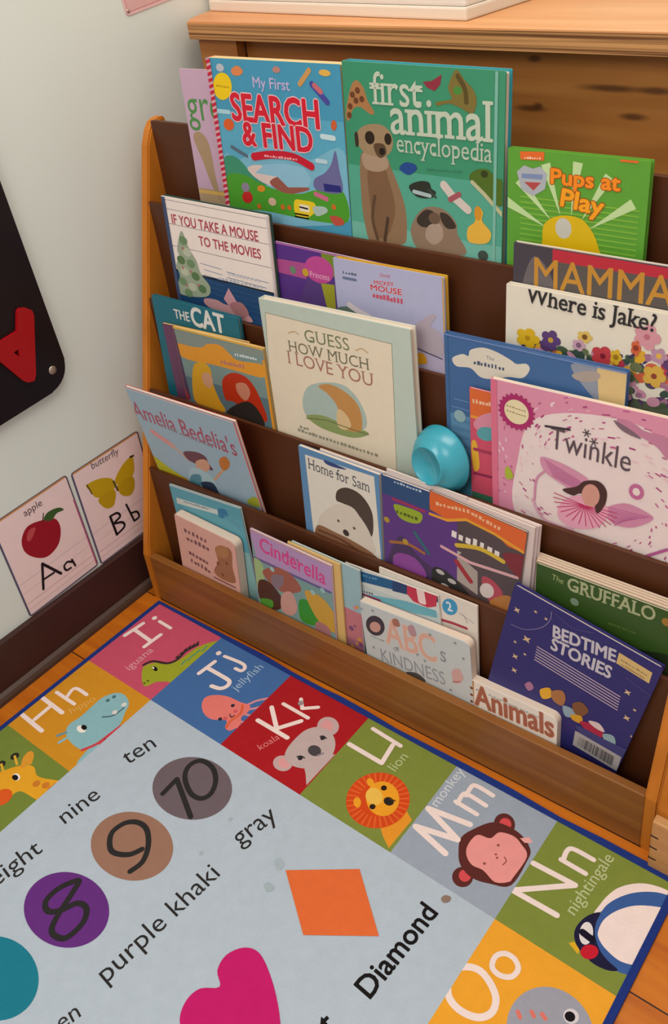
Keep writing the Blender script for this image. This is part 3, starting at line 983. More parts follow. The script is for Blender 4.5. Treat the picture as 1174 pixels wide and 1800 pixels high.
def art(p, W, H):
    p.rect_(0, 0, W, H, 'bccabe')
    p.poly([(9.3,257.1),(233.6,251.5),(224.2,21.3),(-20.0,-26.5)], '8c8c78')
    p.poly([(10.2,256.1),(232.5,250.5),(223.2,21.6),(-18.5,-25.3)], 'e4d8c0')
    p.text('GUESS', [(80.3,225.2),(160.4,226.2)], '78805e', vs=.95, serif=True)
    p.text('HOW MUCH', [(47.6,203.5),(190.6,203.9)], '76705a', vs=.98, serif=True)
    p.text('I LOVE YOU', [(42.8,183.3),(195.4,179.6)], 'a87468', vs=1.0, serif=True)
    p.line([(49.8,232.2),(61.4,236.5),(69.4,233.8)], 2, 'c4a880', smooth=True)
    p.line([(171.8,229.4),(182.2,234.1),(191.6,229.6)], 2, 'c4a880', smooth=True)
    # plain country vignette
    p.blob([(60.9,126.9),(76.0,152.8),(110.7,167.0),(146.2,168.9),(171.2,147.2),(178.1,114.7),(151.6,94.9),(101.0,94.6),(64.7,101.6)], 'a8bcb4')
    p.blob([(64.7,101.6),(95.7,109.5),(131.5,105.8),(180.3,102.6),(150.6,86.6),(99.9,86.0),(74.7,92.6)], '8a9c60')
    p.blob([(95.0,157.2),(117.7,165.5),(145.0,159.4),(164.2,145.5),(170.6,125.3),(166.4,102.1),(144.6,96.3),(123.6,100.5),(127.4,130.2),(111.9,148.5)], 'c08c50')
    p.blob([(127.0,127.0),(140.8,124.1),(149.4,107.2),(137.5,96.0),(123.6,100.5)], 'd8bc8c')
    p.line([(63.9,96.5),(102.1,103.0),(138.1,101.0),(180.0,99.4)], 1.6, '6c7448', smooth=True)
    p.squig([(42.4,69.1),(193.9,66.3)], 5.5, '94907c', 22)
    p.squig([(47.3,75.5),(68.4,76.0)], 5.5, '94907c', 3)


book('guess', 'picture_book', 'large cream book with pale green border and small oval picture, middle tier', 2, 'c8d4c8', back='dcd8c8', art=art, style='hard')


def art(p, W, H):
    p.rect_(0, 0, W, H * .60, '5888ac')
    p.rect_(0, 0, W, H * .40, '4c90a8')
    p.blob([(174.9,274.6),(192.2,281.0),(209.8,274.8),(211.8,238.8),(193.7,250.2)], '8c94a4')
    p.poly([(207.0,281.8),(243.1,281.2),(244.9,236.8),(211.8,238.8)], 'd8bc84')
    p.blob([(177.8,264.8),(202.4,274.4),(212.5,270.3),(203.2,260.3),(183.2,258.2)], 'a89c94')
    p.blob([(11.9,249.2),(27.0,258.1),(35.8,257.3),(39.0,266.2),(56.4,273.2),(76.2,271.5),(95.7,264.9),(103.9,261.3),(117.5,264.3),(121.7,257.2),(112.3,244.2),(93.0,241.0),(70.3,232.9),(52.9,231.7),(38.4,241.0),(17.6,239.1)], 'd8d2c4')
    p.text('The', [(61.4,258.7),(72.7,258.4)], '6a7080')
    p.squig([(43.0,247.7),(88.8,248.3)], 6, '4c5870', 9)
    for k in range(22):
        z = H * (.70 - .022 * k)
        p.line([(6 + (k * 7) % 9, z), (W * .32 + (k * 11) % 25, z - 1)], .9, '6f9cc0' if k % 2 else '466f98')
    p.dot([(21.0,167.1)], 9, '8cacb4')
    p.rect_(0, 0, 6, H, '3f6696')
    p.rect_(0, H - 2, W, H, '7a94c8')


book('sky', 'picture_book', 'blue hardback with a white cloud title panel standing behind the pink book', 2, '42689a', back='44689c', spine='44689c', art=art, style='hard')


def art(p, W, H):
    p.rect_(0, H * .82, W, H, 'd86a34')
    p.squig([(4.2,196.8),(42.2,199.3)], 6, 'ecc0a0', 8)
    p.rect_(0, H * .80, W, H * .82, 'e09838')
    p.blob([(5.0,167.6),(18.7,183.1),(39.3,188.4),(39.0,153.1),(12.4,157.6)], 'd48cA0'.lower())
    p.ell([(24.3,156.4),(39.1,159.1),(24.2,145.9)], '5aa0a8')
    p.blob([(1.3,136.3),(9.0,138.5),(12.9,102.5),(3.6,96.5)], 'e0b038')
    p.line([(5.8,128.4),(38.9,128.9)], 5, 'a83858')
    p.line([(5.0,90.6),(41.6,92.7)], 4, '8c2c50')
    p.rect_(0, 0, W, H * .28, '3c6c54')


book('coral', 'picture_book', 'thin coral red book with an orange top band, squeezed beside the pink book', 2, 'cc5068', art=art)


def art(p, W, H):
    p.blob([(W * .14, H * .55), (W * .22, H * .82), (W * .5, H * .93), (W * .8, H * .9), (W * .93, H * .6), (W * .95, H * .3), (W * .8, H * .08), (W * .3, H * .06), (W * .12, H * .25)], 'e6d6d4')
    rnd = random.Random(5)
    for i in range(260):
        a = rnd.uniform(0, 6.28)
        rr = rnd.uniform(.28, .50)
        x, z = W * (.53 + rr * 1.05 * math.cos(a)), H * (.5 + rr * 1.05 * math.sin(a))
        ln = rnd.uniform(2, 8)
        p.line([(x, z), (x + ln * math.cos(a + 2), z + ln * math.sin(a + 2) * .6)], rnd.uniform(.8, 2.4), ('b85c88', 'ecd8dc', 'a8407a', 'e8c0cc', 'c06090')[i % 5])
        p.layer -= 1.0
    p.blob([(165.0,229.1),(184.1,228.8),(198.6,222.3),(225.1,219.1),(227.2,193.6),(213.8,205.5),(194.5,213.3),(175.3,216.0)], 'c0809c')
    p.blob([(161.5,226.9),(184.7,218.5),(194.7,210.7),(173.0,215.4)], '7c6470')
    p.rect_(0, 0, 9, H, 'd8708c')
    # rosette seal
    q = [(36.2,205.9),(62.2,209.7),(36.1,177.5)]
    c = Vector(q[0])
    r = (Vector(q[1]) - c).length
    p._put([[(c.x + r * (1.0 if t % 2 else .86) * math.cos(t * math.pi / 22), c.y + r * (1.0 if t % 2 else .86) * math.sin(t * math.pi / 22)) for t in range(44)]], 'a82c68')
    p.circ([q[0], (c.x + r * .64, c.y)], 'e4d8b0')
    p.squig([(c.x - 14, c.y + 5), (c.x + 14, c.y + 3)], 2.4, 'a09070', 7)
    p.squig([(c.x - 14, c.y - 2), (c.x + 14, c.y - 4)], 2.4, 'a09070', 7)
    p.text('Twinkle', [(81.6,168.4),(184.5,163.4)], '5c4c54', vs=1.35, weight=.0)
    p.line([(75.8,196.5),(107.4,199.8)], 3, '3c3038')
    for x, z in [(129.2,201.0),(138.4,191.2)]:
        for a in (0, 60, 120):
            d = Vector((math.cos(math.radians(a)), math.sin(math.radians(a)))) * 5
            p.line([(x - d.x, z - d.y), (x + d.x, z + d.y)], 1.4, '4c4048')
    # pink petals
    p.blob([(69.6,150.6),(91.4,151.2),(118.2,144.7),(134.2,135.3),(113.7,117.2),(97.4,120.9),(75.4,131.8)], 'd090ac')
    p.blob([(156.4,101.7),(180.9,118.6),(205.9,115.5),(216.2,107.6),(192.8,87.8),(167.5,84.8)], 'cc88a8')
    for k in range(9):
        a, b = [(75.1,149.3),(129.3,127.9)]
        p.line([(a[0] + k * 1.5, a[1] - k * 2.6), (b[0] - 6 + k, b[1] + 4 - k * 2)], .9, 'b0588c')
        a, b = [(161.3,106.3),(213.8,106.7)]
        p.line([(a[0] + k, a[1] - k * 3), (b[0] - k * 4, b[1] + 3 - k * 2)], .9, 'b0588c')
    p.blob([(98.1,91.2),(119.3,110.1),(145.5,112.7),(161.6,100.5),(147.3,71.7),(115.4,60.4),(95.8,69.0)], 'e0a0b8')
    for k in range(16):
        a = [(130.3,98.9)][0]
        th = math.radians(170 + k * 13)
        p.line([a, (a[0] + 42 * math.cos(th), a[1] + 30 * math.sin(th))], 1.2, 'b82c5c')
        p.layer -= 0.9
    p.blob([(100.3,112.9),(118.9,123.2),(129.0,134.2),(147.0,139.2),(157.7,128.3),(156.1,107.5),(146.4,92.4),(140.4,111.1),(124.4,114.7),(114.0,108.4)], '4a2c28')
    p.ell([(137.6,116.0),(149.2,116.9),(136.9,99.6)], 'd09888')
    p.line([(61.8,85.3),(64.4,116.6),(75.4,131.8)], 3, 'cc8ca8', smooth=True)
    p.line([(59.0,84.4),(76.3,59.1),(115.5,57.3)], 4, 'd4a4b8', smooth=True)
    q = [(194.0,139.4),(203.0,140.5),(194.7,128.8)]
    p.ell(q, 'c06898')
    p.ell([q[0], tuple(Vector(q[0]).lerp(Vector(q[1]), .5)), tuple(Vector(q[0]).lerp(Vector(q[2]), .5))], 'e6d6d4')
    p.blob([(20.0,119.7),(25.9,122.9),(31.6,109.5),(21.3,104.8)], 'a8b838')
    p.line([(210.2,51.0),(236.8,71.5)], 4, 'b05890')


book('twinkle', 'picture_book', 'wide pink and white book with rosette seal at the right of middle tier', 2, 'd890aa', back='e8d8c0', spine='d06884', art=art, style='paper')


# --- fourth tier
def art(p, W, H):
    p.text("Amelia Bedelia's", [(-4.0,185.9),(220.9,173.3)], 'a8586c', vs=1.5, weight=.012)
    p.squig([(53.2,181.9),(171.3,172.6)], 7, '8c94a0', 14)
    p.line([(26.0,161.2),(66.2,143.5)], 12, 'd89898')
    p.line([(63.6,146.1),(93.5,121.6)], 5, 'd0a890')
    p.blob([(88.9,137.5),(121.5,148.8),(141.1,145.3),(143.2,132.4),(148.0,116.8),(120.2,117.2),(93.5,121.6)], '6a4450')
    p.blob([(112.5,124.9),(138.2,137.5),(142.9,121.9),(120.8,99.8),(108.9,106.0)], 'd0a084')
    p.line([(143.2,93.9),(182.0,136.1)], 4.5, 'cca080')
    p.blob([(173.4,149.9),(191.2,162.9),(196.1,147.9),(179.3,128.2),(170.4,131.9)], 'c07838')
    p.blob([(88.1,98.5),(117.1,109.0),(140.7,96.5),(138.4,70.6),(109.4,59.3),(79.3,66.2)], 'a8c8d0')
    p.blob([(85.8,83.2),(111.0,92.6),(99.9,63.0),(75.9,57.6)], '5890a0')
    p.blob([(103.1,71.6),(136.2,84.1),(144.8,58.5),(167.3,52.8),(124.1,50.3)], '2e3c54')
    p.poly([(-3.6,101.9),(36.3,79.6),(72.3,67.3),(81.2,52.2),(1.2,59.4)], 'b8b82c')
    p.poly([(8.6,67.7),(69.7,69.9),(83.9,49.5),(9.3,51.1)], 'c89828')
    p.blob([(206.8,68.6),(225.9,86.9),(242.2,86.3),(241.1,71.7),(218.3,62.4)], 'a8b038')
    p.rect_(0, H - 3.4, W, H, 'e8e0e0')
    p.rect_(0, H - 1.8, W, H, 'c83c40')
    p.rect_(W - 4.2, 0, W, H - 2, 'd8a0a4')
    p.rect_(W - 2.4, 0, W, H, 'c83c40')


book('duck', 'picture_book', 'light blue red-edged book tilted across the left side panel in fourth tier', 3, '9cb8c8', back='c83c40', spine='c83c40', art=art, style='paper')
book('leaflet', 'picture_book', 'thin white paperback showing only its top edge behind the blue-bordered book', 3, 'd8ccc8', style='paper')


def art(p, W, H):
    p.poly([(11.9,207.0),(139.0,213.1),(145.5,48.6),(15.0,46.0)], 'ddd8cc')
    p.text('Home for Sam', [(17.2,184.1),(129.2,182.4)], '4c5058', vs=1.4, serif=True)
    p.blob([(48.5,210.1),(67.9,209.9),(90.3,207.7),(69.6,203.7),(52.3,204.1)], '34487c')
    p.blob([(65.8,145.4),(69.8,163.7),(88.9,175.6),(114.0,171.9),(131.6,149.9),(132.8,116.9),(126.9,101.7),(117.2,119.0),(99.3,141.5),(77.9,143.7)], '4c4038')
    p.blob([(34.8,107.7),(64.2,136.3),(90.8,142.4),(111.4,129.4),(127.1,106.0),(134.0,74.3),(94.3,66.1),(49.7,69.6),(22.2,71.7)], 'd4cabc')
    p.blob([(23.1,81.0),(59.8,82.6),(95.2,79.7),(133.7,69.9),(143.4,47.6),(28.4,37.9)], '8c6448')
    p.line([(27.0,73.6),(77.0,72.1),(128.6,54.4)], 5, '6a4430', smooth=True)
    p.dot([(80.5,90.3)], 6, '383030')
    p.dot([(67.2,107.5),(97.0,105.7)], 2.6, '5c5450')


book('puma', 'picture_book', 'blue-bordered white book with a curled pale puppy picture, fourth tier', 3, '5c8ab4', art=art, style='paper')


def art(p, W, H):
    p.rect_(0, 0, W, H * .86, '5c3880')
    p.blob([(0, 0), (W * .2, H * .55), (W * .5, H * .45), (W, H * .3), (W, 0)], '48345c')
    p.squig([(21.2,212.9),(67.5,212.6)], 4, 'b8c8dc', 9)
    p.line([(18.2,184.3),(70.9,182.8)], 4, 'a03050')
    p.blob([(19.9,174.9),(39.8,178.6),(66.9,177.4),(62.8,159.8),(43.1,153.9),(27.3,157.7)], '94a82c')
    p.squig([(23.4,162.2),(60.9,163.0)], 6, '4c5c14', 6)
    p.line([(11.2,105.5),(42.0,114.3),(69.8,109.6)], 5, 'a06834', smooth=True)
    p.dot([(6.5,143.3),(38.1,116.8),(20.6,79.6)], 5, 'b09030')
    p.blob([(20.9,88.3),(53.6,94.1),(73.1,68.7),(36.0,42.9),(15.7,60.1)], '8c4898')
    p.blob([(9.2,52.7),(36.5,60.7),(52.5,41.7),(14.8,33.0)], '5c4838')
    p.line([(54.6,140.2),(77.6,113.0)], 5, '2c6c70')


book('slime', 'picture_book', 'purple paperback with navy band and lime green title blot, fourth tier', 3, '2c4c78', art=art)
book('slimeback', 'picture_book', 'pale paperback showing a strip of edge behind the purple paperback', 3, 'd4c8c4')


def art(p, W, H):
    p.rect_(0, 0, W, H, '54464a')
    p.blob([(8.4,170.3),(38.1,172.5),(33.3,133.4),(56.1,128.5),(19.6,109.7)], 'b4aca4')
    p.poly([(9.5,117.2),(41.1,129.1),(83.4,109.5),(87.0,68.7),(13.0,89.1)], 'a89c94')
    p.poly([(-0.6,209.8),(48.8,224.4),(97.8,224.2),(135.8,215.9),(148.5,206.9),(147.1,175.4),(123.3,175.0),(101.3,187.5),(58.6,190.3),(30.5,174.8),(2.2,179.4)], 'd8642c')
    p.squig([(10.9,190.7),(64.9,201.1)], 6, 'e8b890', 9)
    p.squig([(65.0,200.3),(111.0,194.2)], 6, 'e8b890', 8)
    p.line([(2.6,171.6),(30.6,173.7),(58.8,188.4),(101.5,185.6),(145.3,176.4)], 4.5, 'e09c30')
    p.squig([(37.8,150.1),(115.6,149.1)], 14, 'e4dcd8', 7)
    p.line([(47.9,138.8),(83.5,150.7),(119.3,147.0)], 7, 'd0b038', smooth=True)
    p.line([(24.4,124.8),(71.5,119.9),(141.9,130.7)], 5, 'd8a8ac')
    p.blob([(117.9,160.3),(151.2,169.6),(158.8,133.7),(134.3,136.7)], '7c2c34')
    p.line([(49.9,110.6),(74.2,87.5)], 8, 'a03038')
    p.blob([(91.1,105.2),(109.1,106.6),(125.1,90.1),(113.0,66.1),(97.2,78.7)], 'b04858')
    p.ell([(100.3,84.8),(111.1,86.5),(99.7,71.5)], 'd0c4c0')
    p.blob([(13.5,80.7),(36.6,84.3),(68.3,66.9),(76.9,54.2),(39.4,41.9),(15.2,50.8)], '2c2c2c')
    for q in [(25.3,78.3),(45.1,71.6),(34.5,57.0)]:
        p.ell([q, (q[0] + 7, q[1]), (q[0], q[1] + 4)], 'b8b4b0')
    p.blob([(105.7,66.2),(131.9,93.9),(147.8,77.5),(135.7,57.5)], 'b4763c')


LG = 'paperbacks behind the orange-bannered book'
book('lagoon', 'picture_book', 'dark paperback with swooping orange banner in the fourth tier', 3, '54464a', art=art)
for k_, c_ in (('lag2', 'd4c4c0'), ('lag3', 'c4b4b4'), ('lag4', 'd8c8c8')):
    o = book(k_, 'picture_book', 'thin pale paperback showing only edges behind the orange-bannered dark paperback', 3, c_)
    o['group'] = LG


def art(p, W, H):
    p.rect_(0, 0, W, H, '34521e')
    p.blob([(0, H * .45), (W * .2, H * .6), (W * .5, H * .5), (W, H * .6), (W, 0), (0, 0)], '22301a')
    p.text('The', [(21.8,150.1),(37.9,148.5)], '9cac70', vs=1.2)
    p.text('GRUFFALO', [(44.3,142.7),(158.0,144.3)], 'a4ac84', vs=1.25, weight=.02, serif=True)
    p.dot([(54.9,127.2)], 6, '7a9078')
    p.squig([(101.3,112.6),(138.2,113.2)], 4, '586c34', 10)
    p.dot([(172.2,149.7)], 6, '9a7430')


book('gruff', 'picture_book', 'dark green paperback with pale capitals, front of the stack at right in fourth tier', 3, '34521e', art=art)
for k_ in ('gr2', 'gr3', 'gr4', 'gr5'):
    o = book(k_, 'picture_book', 'thin cream-edged paperback stacked behind the dark green paperback', 3, 'd0b8a0')
    o['group'] = 'paperbacks behind the dark green book'


# --- bottom tier
def art(p, W, H):
    p.rect_(0, H * .6, W, H * .9, '58a0b0')
    p.rect_(0, 0, W, H * .6, '8cb8b8')
    p.poly([(11.1,206.6),(115.8,210.5),(115.4,200.7),(9.6,194.1)], 'c4ccc8')
    p.squig([(29.4,201.7),(92.9,203.9)], 4, '6c8490', 12)
    p.blob([(116.4,212.6),(135.8,216.3),(136.8,203.1),(116.2,195.0)], '3478a0')
    p.line([(131.8,201.6),(158.4,190.1)], 6, '5c98b0')
    p.rect_(0, H - 2, W, H, 'd8e0e0')


book('wash', 'picture_book', 'slim aqua book rising behind the pink board book in bottom tier', 4, '5a9cae', art=art)


def art(p, W, H):
    for a in ([(19.3,153.0),(78.2,151.9)], [(22.5,136.0),(80.3,135.9)], [(22.7,104.8),(72.6,102.0)], [(24.6,88.0),(74.3,83.1)]):
        p.squig(a, 10, '7c5458', 6)
    p.blob([(94.1,150.8),(116.7,164.5),(134.1,160.9),(131.5,126.0),(133.7,92.6),(100.4,84.8),(83.1,93.9),(96.7,122.2)], '9c6a4c')
    p.ell([(110.0,149.7),(126.4,154.0),(107.8,135.1)], 'ac7a54')
    p.dot([(96.0,117.5),(104.3,95.5),(118.2,128.1)], 3.5, '7a4a38')
    p.line([(80.9,79.6),(132.1,80.9)], 3, '7a4a48')


book('bear', 'board_book', 'thick pink board book with a small brown bear at the left of bottom tier', 4, 'd8a698', back='e4c0b0', art=art, style='board')

def art(p, W, H):
    p.rect_(0, 0, W, H, '7a9c98')
    p.poly([(-1.7,224.0),(167.3,224.9),(165.6,171.0),(7.9,167.8)], 'b090bc')
    p.squig([(65.8,200.2),(102.0,201.1)], 6, 'a85c8c', 6)
    p.text('Cinderella', [(18.0,187.7),(152.8,179.6)], 'd0488c', vs=1.25, weight=.02)
    p.line([(3.3,165.8),(161.6,169.0)], 5, '645c90')
    p.blob([(-1.8,159.3),(15.8,163.4),(21.1,137.2),(7.6,97.1),(-4.1,108.4)], '9cb880')
    p.blob([(17.7,143.8),(49.9,167.0),(82.6,166.4),(100.6,142.9),(61.4,119.4),(32.6,126.1)], '9c5c4c')
    p.blob([(39.1,145.7),(65.0,154.0),(53.5,123.8),(36.6,123.9)], '84707c')
    p.blob([(5.8,117.3),(32.6,126.1),(59.0,97.4),(39.1,70.1),(4.7,74.2)], '4c2c24')
    p.blob([(56.5,112.8),(78.8,128.1),(88.5,99.7),(73.6,75.1),(52.7,77.1)], 'c8988c')
    p.blob([(94.4,119.3),(119.4,127.8),(141.9,110.7),(127.8,82.4),(94.7,77.6)], '34902c')
    p.blob([(5.3,78.8),(32.5,88.2),(30.4,70.0),(8.3,67.4)], '4c9434')
    p.blob([(109.0,147.0),(144.7,148.7),(170.0,121.3),(171.9,89.3),(140.3,89.1),(118.3,115.0)], 'c89c38')
    p.blob([(128.5,91.2),(152.4,91.3),(155.0,71.8),(126.7,69.1)], 'a87478')
    p.dot([(125.3,151.0),(40.6,158.6),(146.0,165.2)], 5, '98bcbc')
    p.rect_(0, H - 1.6, W, H, 'e0b068')


book('fairy', 'picture_book', 'lilac-topped fairy tale paperback with crowded colourful picture, bottom tier', 4, 'b090bc', art=art)


def art(p, W, H):
    p.rect_(W * .6, 0, W, H, '98b8c0')
    p.rect_(W * .6, H * .2, W, H * .62, 'c07880')
    p.rect_(W * .6, H * .0, W, H * .35, 'a86c7c')
    rnd = random.Random(9)
    for i in range(26):
        p.dot([(rnd.uniform(W * .8, W), rnd.uniform(H * .1, H * .7))], rnd.uniform(2, 5), ('d8a040', 'b04870', 'd88c90', '7c5078')[i % 4])


book('fair3', 'picture_book', 'blue and pink flowered paperback peeking out right of the lilac-topped paperback', 4, '9cbcc4', art=art)
book('fair2', 'picture_book', 'thin yellow-edged paperback directly behind the lilac-topped paperback', 4, 'd8b470', pages=M_pageyel)


def art(p, W, H):
    p.rect_(0, 0, W, H * .86, 'b8c4c4')
    p.poly([(0.4,216.7),(115.0,225.3),(111.4,208.8),(-4.2,195.3)], '1f5c88')
    p.poly([(88.9,223.3),(176.2,231.5),(174.8,214.2),(86.4,203.3)], '24406c')
    p.squig([(9.2,208.8),(61.0,213.1)], 4.5, '5c94b8', 9)
    p.poly([(115.0,225.3),(167.1,226.2),(163.3,204.2),(148.3,196.4),(123.1,198.0),(113.1,207.6)], 'c0344c')
    p.text('1', [(135.1,201.5),(143.5,202.1)], 'ecd0cc', vs=1.3, weight=.03)
    p.poly([(36.8,178.6),(111.5,193.5),(162.6,196.3),(163.2,183.2),(120.7,175.8),(44.0,173.4)], '64a8b8')
    p.squig([(6.5,177.2),(49.0,181.3)], 4, '5c5c6c', 9)
    p.line([(10.1,174.6),(60.0,175.6)], 4, '8c4058')
    p.squig([(-8.1,60.6),(5.5,129.9)], 7, '9a96a0', 6)
    p.rect_(10, H * .28, 18, H * .38, 'b84858')


book('read1', 'picture_book', 'pale early reader with navy banner and red number 1 badge, bottom tier', 4, 'ccd0cc', art=art)


def art(p, W, H):
    p.ell([(122.2,217.7),(135.0,219.6),(120.6,202.4)], '3c94c0')
    p.text('2', [(118.5,209.9),(126.5,211.2)], 'd8e4e8', vs=1.2, weight=.03)
    p.line([(103.5,186.7),(126.5,189.6),(149.0,190.4)], 5, 'a83c50')
    p.line([(137.6,213.9),(161.2,205.7)], 1.4, 'a8a4a4')
    p.line([(144.4,213.2),(150.9,201.0)], 1.4, 'a8a4a4')


book('read2', 'picture_book', 'cream early reader with blue number 2 badge, behind the navy-bannered reader', 4, 'dcd4c8', art=art)


def art(p, W, H):
    p.ell([(24.6,140.8),(42.4,143.0),(20.3,120.2)], '3c3840')
    p.ell([(24.2,138.2),(34.6,139.7),(21.6,127.3)], 'c8988c')
    p.squig([(12.5,115.2),(38.9,115.0)], 2.4, '7a7c84', 9)
    p.text('ABC', [(43.0,116.0),(133.1,116.3)], 'd8aa98', vs=1.5, weight=.02, halo='e4c8b8', hw=.015)
    p.text('s', [(140.3,124.4),(150.3,124.1)], '8c8c94', vs=1.3)
    p.text('of', [(54.9,105.6),(66.6,106.6)], '8c8890')
    p.text('KINDNESS', [(29.1,74.0),(145.9,78.5)], '9498a0', vs=1.4, weight=.0)
    p.blob([(60.0,168.2),(69.8,171.4),(72.2,159.4),(60.5,156.5)], 'a87060')
    p.blob([(87.8,165.9),(97.5,171.1),(101.3,153.9),(89.9,151.0)], 'b48c94')
    p.blob([(158.9,112.2),(172.0,122.2),(177.7,105.1),(162.5,89.8)], 'd0a4a0')
    p.dot([(15.7,94.5),(61.1,112.4),(126.1,166.4),(168.5,169.2),(180.6,145.7),(111.8,110.6),(154.1,73.5),(1.3,164.4),(23.6,169.3),(99.4,117.2)], 2.5, '90949c')
    p.blob([(73.8,70.5),(95.6,78.6),(109.6,68.6),(86.3,61.6)], '4c4848')
    p.line([(159.1,92.2),(172.0,98.4)], 2, 'b06c6c')


book('abc', 'board_book', 'pale grey alphabet board book with pastel pink capitals in bottom tier', 4, 'c2c8c8', back='e4c8bc', spine='e0c0b4', art=art, style='board')


def art(p, W, H):
    p.rect_(0, 0, W * .06, H, 'b8844c')
    for i in range(8):
        p.dot([(W * .03, H * (.1 + .11 * i))], 2.6, '7c4a2c')
    p.squig([(11.4,106.3),(21.7,105.8)], 3, '7c8890', 3)
    p.squig([(31.9,107.3),(113.6,107.4)], 3.4, '90a8ac', 18)
    p.text('Animals', [(10.4,77.5),(133.8,83.0)], 'a4624c', vs=1.45, weight=.03, halo='d8b49c', hw=.02)
    p.blob([(W * .1, 0), (W * .3, H * .25), (W * .6, H * .2), (W * .9, H * .3), (W * .95, 0)], 'b89c74')


book('anim', 'board_book', 'short thick cream board book with brown title near the right of bottom tier', 4, 'e6dcd0', back='e8d4c4', spine='b8844c', art=art, style='board')


def art(p, W, H):
    p.text('BEDTIME', [(68.2,228.7),(151.2,245.7)], 'c4c0c8', vs=1.3, weight=.035)
    p.text('STORIES', [(70.3,206.6),(152.7,214.7)], 'c4c0c8', vs=1.3, weight=.035)
    for k in range(6):
        a, b = [(52.8,196.9),(172.4,195.2)]
        c, d = [(54.6,172.3),(175.5,170.6)]
        t = k / 5
        q0 = Vector(a).lerp(Vector(c), t)
        q1 = Vector(b).lerp(Vector(d), t)
        p.line([tuple(q0), tuple(q1)], 1.9, 'b8a4b4')
    p.poly([(151.6,264.6),(196.2,262.6),(197.5,243.2),(152.9,245.5)], 'd0b478')
    p.squig([(156.6,253.6),(192.3,252.5)], 3, '8c7448', 12)
    p.squig([(158.4,247.2),(192.1,245.5)], 3, '8c7448', 12)
    p.line([(9.6,208.8),(30.1,213.9),(49.6,232.3),(57.8,252.2),(56.5,268.0)], 1.2, '7c709c', smooth=True)
    p.line([(61.5,268.4),(88.3,261.9),(115.1,272.6)], 1.0, '5c5084', smooth=True)
    p.line([(170.0,232.1),(190.2,228.3),(210.1,224.6)], 1.0, '5c5084', smooth=True)
    for i, (x, z) in enumerate([(12.4,238.7),(36.8,253.4),(36.2,199.2),(22.2,182.8),(27.9,157.4),(39.9,171.4),(32.3,131.6),(195.0,188.0),(190.1,167.1),(205.0,141.3),(178.9,209.8),(52.7,251.8)]):
        r = (5.5, 3.2)[i % 2] if i != 2 else 7
        p._put([[(x + r * (1 if t % 2 else .4) * math.cos(t * math.pi / 4), z + r * (1 if t % 2 else .4) * math.sin(t * math.pi / 4)) for t in range(8)]], 'd0b490')
    p.blob([(52.2,117.8),(58.1,128.5),(65.3,121.3),(59.5,110.5)], 'a87094')
    p.blob([(74.1,124.9),(85.7,138.7),(91.8,124.9),(81.3,111.9)], 'e0a828')
    p.blob([(89.4,134.4),(102.2,147.3),(110.1,137.1),(108.9,120.8),(95.5,120.5)], 'a87040')
    p.blob([(110.0,121.7),(123.6,126.1),(131.1,117.4),(118.1,105.7)], '8ca4b4')
    p.blob([(121.1,135.4),(131.0,147.9),(143.4,140.0),(137.5,123.2),(127.3,121.7)], '7c5230')
    p.blob([(123.8,114.7),(137.5,123.2),(140.8,110.7),(128.5,107.2)], 'd09c28')
    p.blob([(137.8,111.9),(151.3,120.3),(170.0,118.2),(170.5,106.9),(150.5,103.9)], 'a82444')
    p.blob([(148.0,123.1),(161.7,129.8),(172.1,120.1),(157.2,117.9)], 'd8c4c4')
    p.blob([(170.9,115.1),(183.9,123.4),(190.3,109.9),(179.3,103.4)], '8ca8b0')
    p.blob([(135.2,101.6),(175.5,107.7),(219.2,114.3),(224.6,87.7),(205.0,76.2),(162.4,79.3)], '3c4078')
    p.poly([(136.7,91.1),(203.5,94.9),(205.7,64.6),(140.2,62.0)], 'a8a4a4')
    rnd = random.Random(2)
    for i in range(26):
        a, b, c, d = [(145.0,84.8),(196.5,88.1),(198.5,69.8),(146.4,67.2)]
        t = i / 26
        q0, q1 = Vector(a).lerp(Vector(b), t), Vector(d).lerp(Vector(c), t)
        p.line([tuple(q0), tuple(q1)], rnd.choice((.5, .8, 1.3)), '3c3838')


book('bed', 'picture_book', 'navy starry bedtime book, its barcode side showing, leaning at right of bottom tier', 4, '2c2a6c', back='2c2a6c', spine='2c2a6c', art=art, style='hard')

# ------------------------------------------------------------------ the alphabet rug (six by nine squares, 1 m x 1.5 m)
RUG_O, RUG_A = (0.0100, -0.0126), -0.0162
CU, CV = 165.0, 168.8
cells = {}
order = {(0, 0): ('I', 'c25068'), (1, 0): ('J', '446aa0'), (2, 0): ('K', 'a81e24'), (3, 0): ('L', '7c883c'), (4, 0): ('M', '98a2b0'), (5, 0): ('N', '7c883c'),
         (0, 1): ('H', 'cc8c26'), (0, 2): ('G', '728238'), (0, 3): ('F', 'a81e24'), (0, 4): ('E', '446aa0'), (0, 5): ('D', '98a2b0'), (0, 6): ('C', 'c25068'), (0, 7): ('B', '7c883c'), (0, 8): ('A', 'e8a030'),
         (5, 1): ('O', 'e8a030'), (5, 2): ('P', 'c25068'), (5, 3): ('Q', '446aa0'), (5, 4): ('R', 'a81e24'), (5, 5): ('S', '7c883c'), (5, 6): ('T', '98a2b0'), (5, 7): ('U', 'e8a030'), (5, 8): ('V', '446aa0'),
         (1, 8): ('Z', 'a81e24'), (2, 8): ('Y', '7c883c'), (3, 8): ('X', 'c25068'), (4, 8): ('W', 'cc8c26')}
WHT = 'ecd8d2'
prints = []


def cell(u, v):
    p = Print((u * CU, -(v + 1) * CV, (u + 1) * CU, -v * CV))
    p.rect_(*p.rect, order[(u, v)][1])
    prints.append(p)
    return p


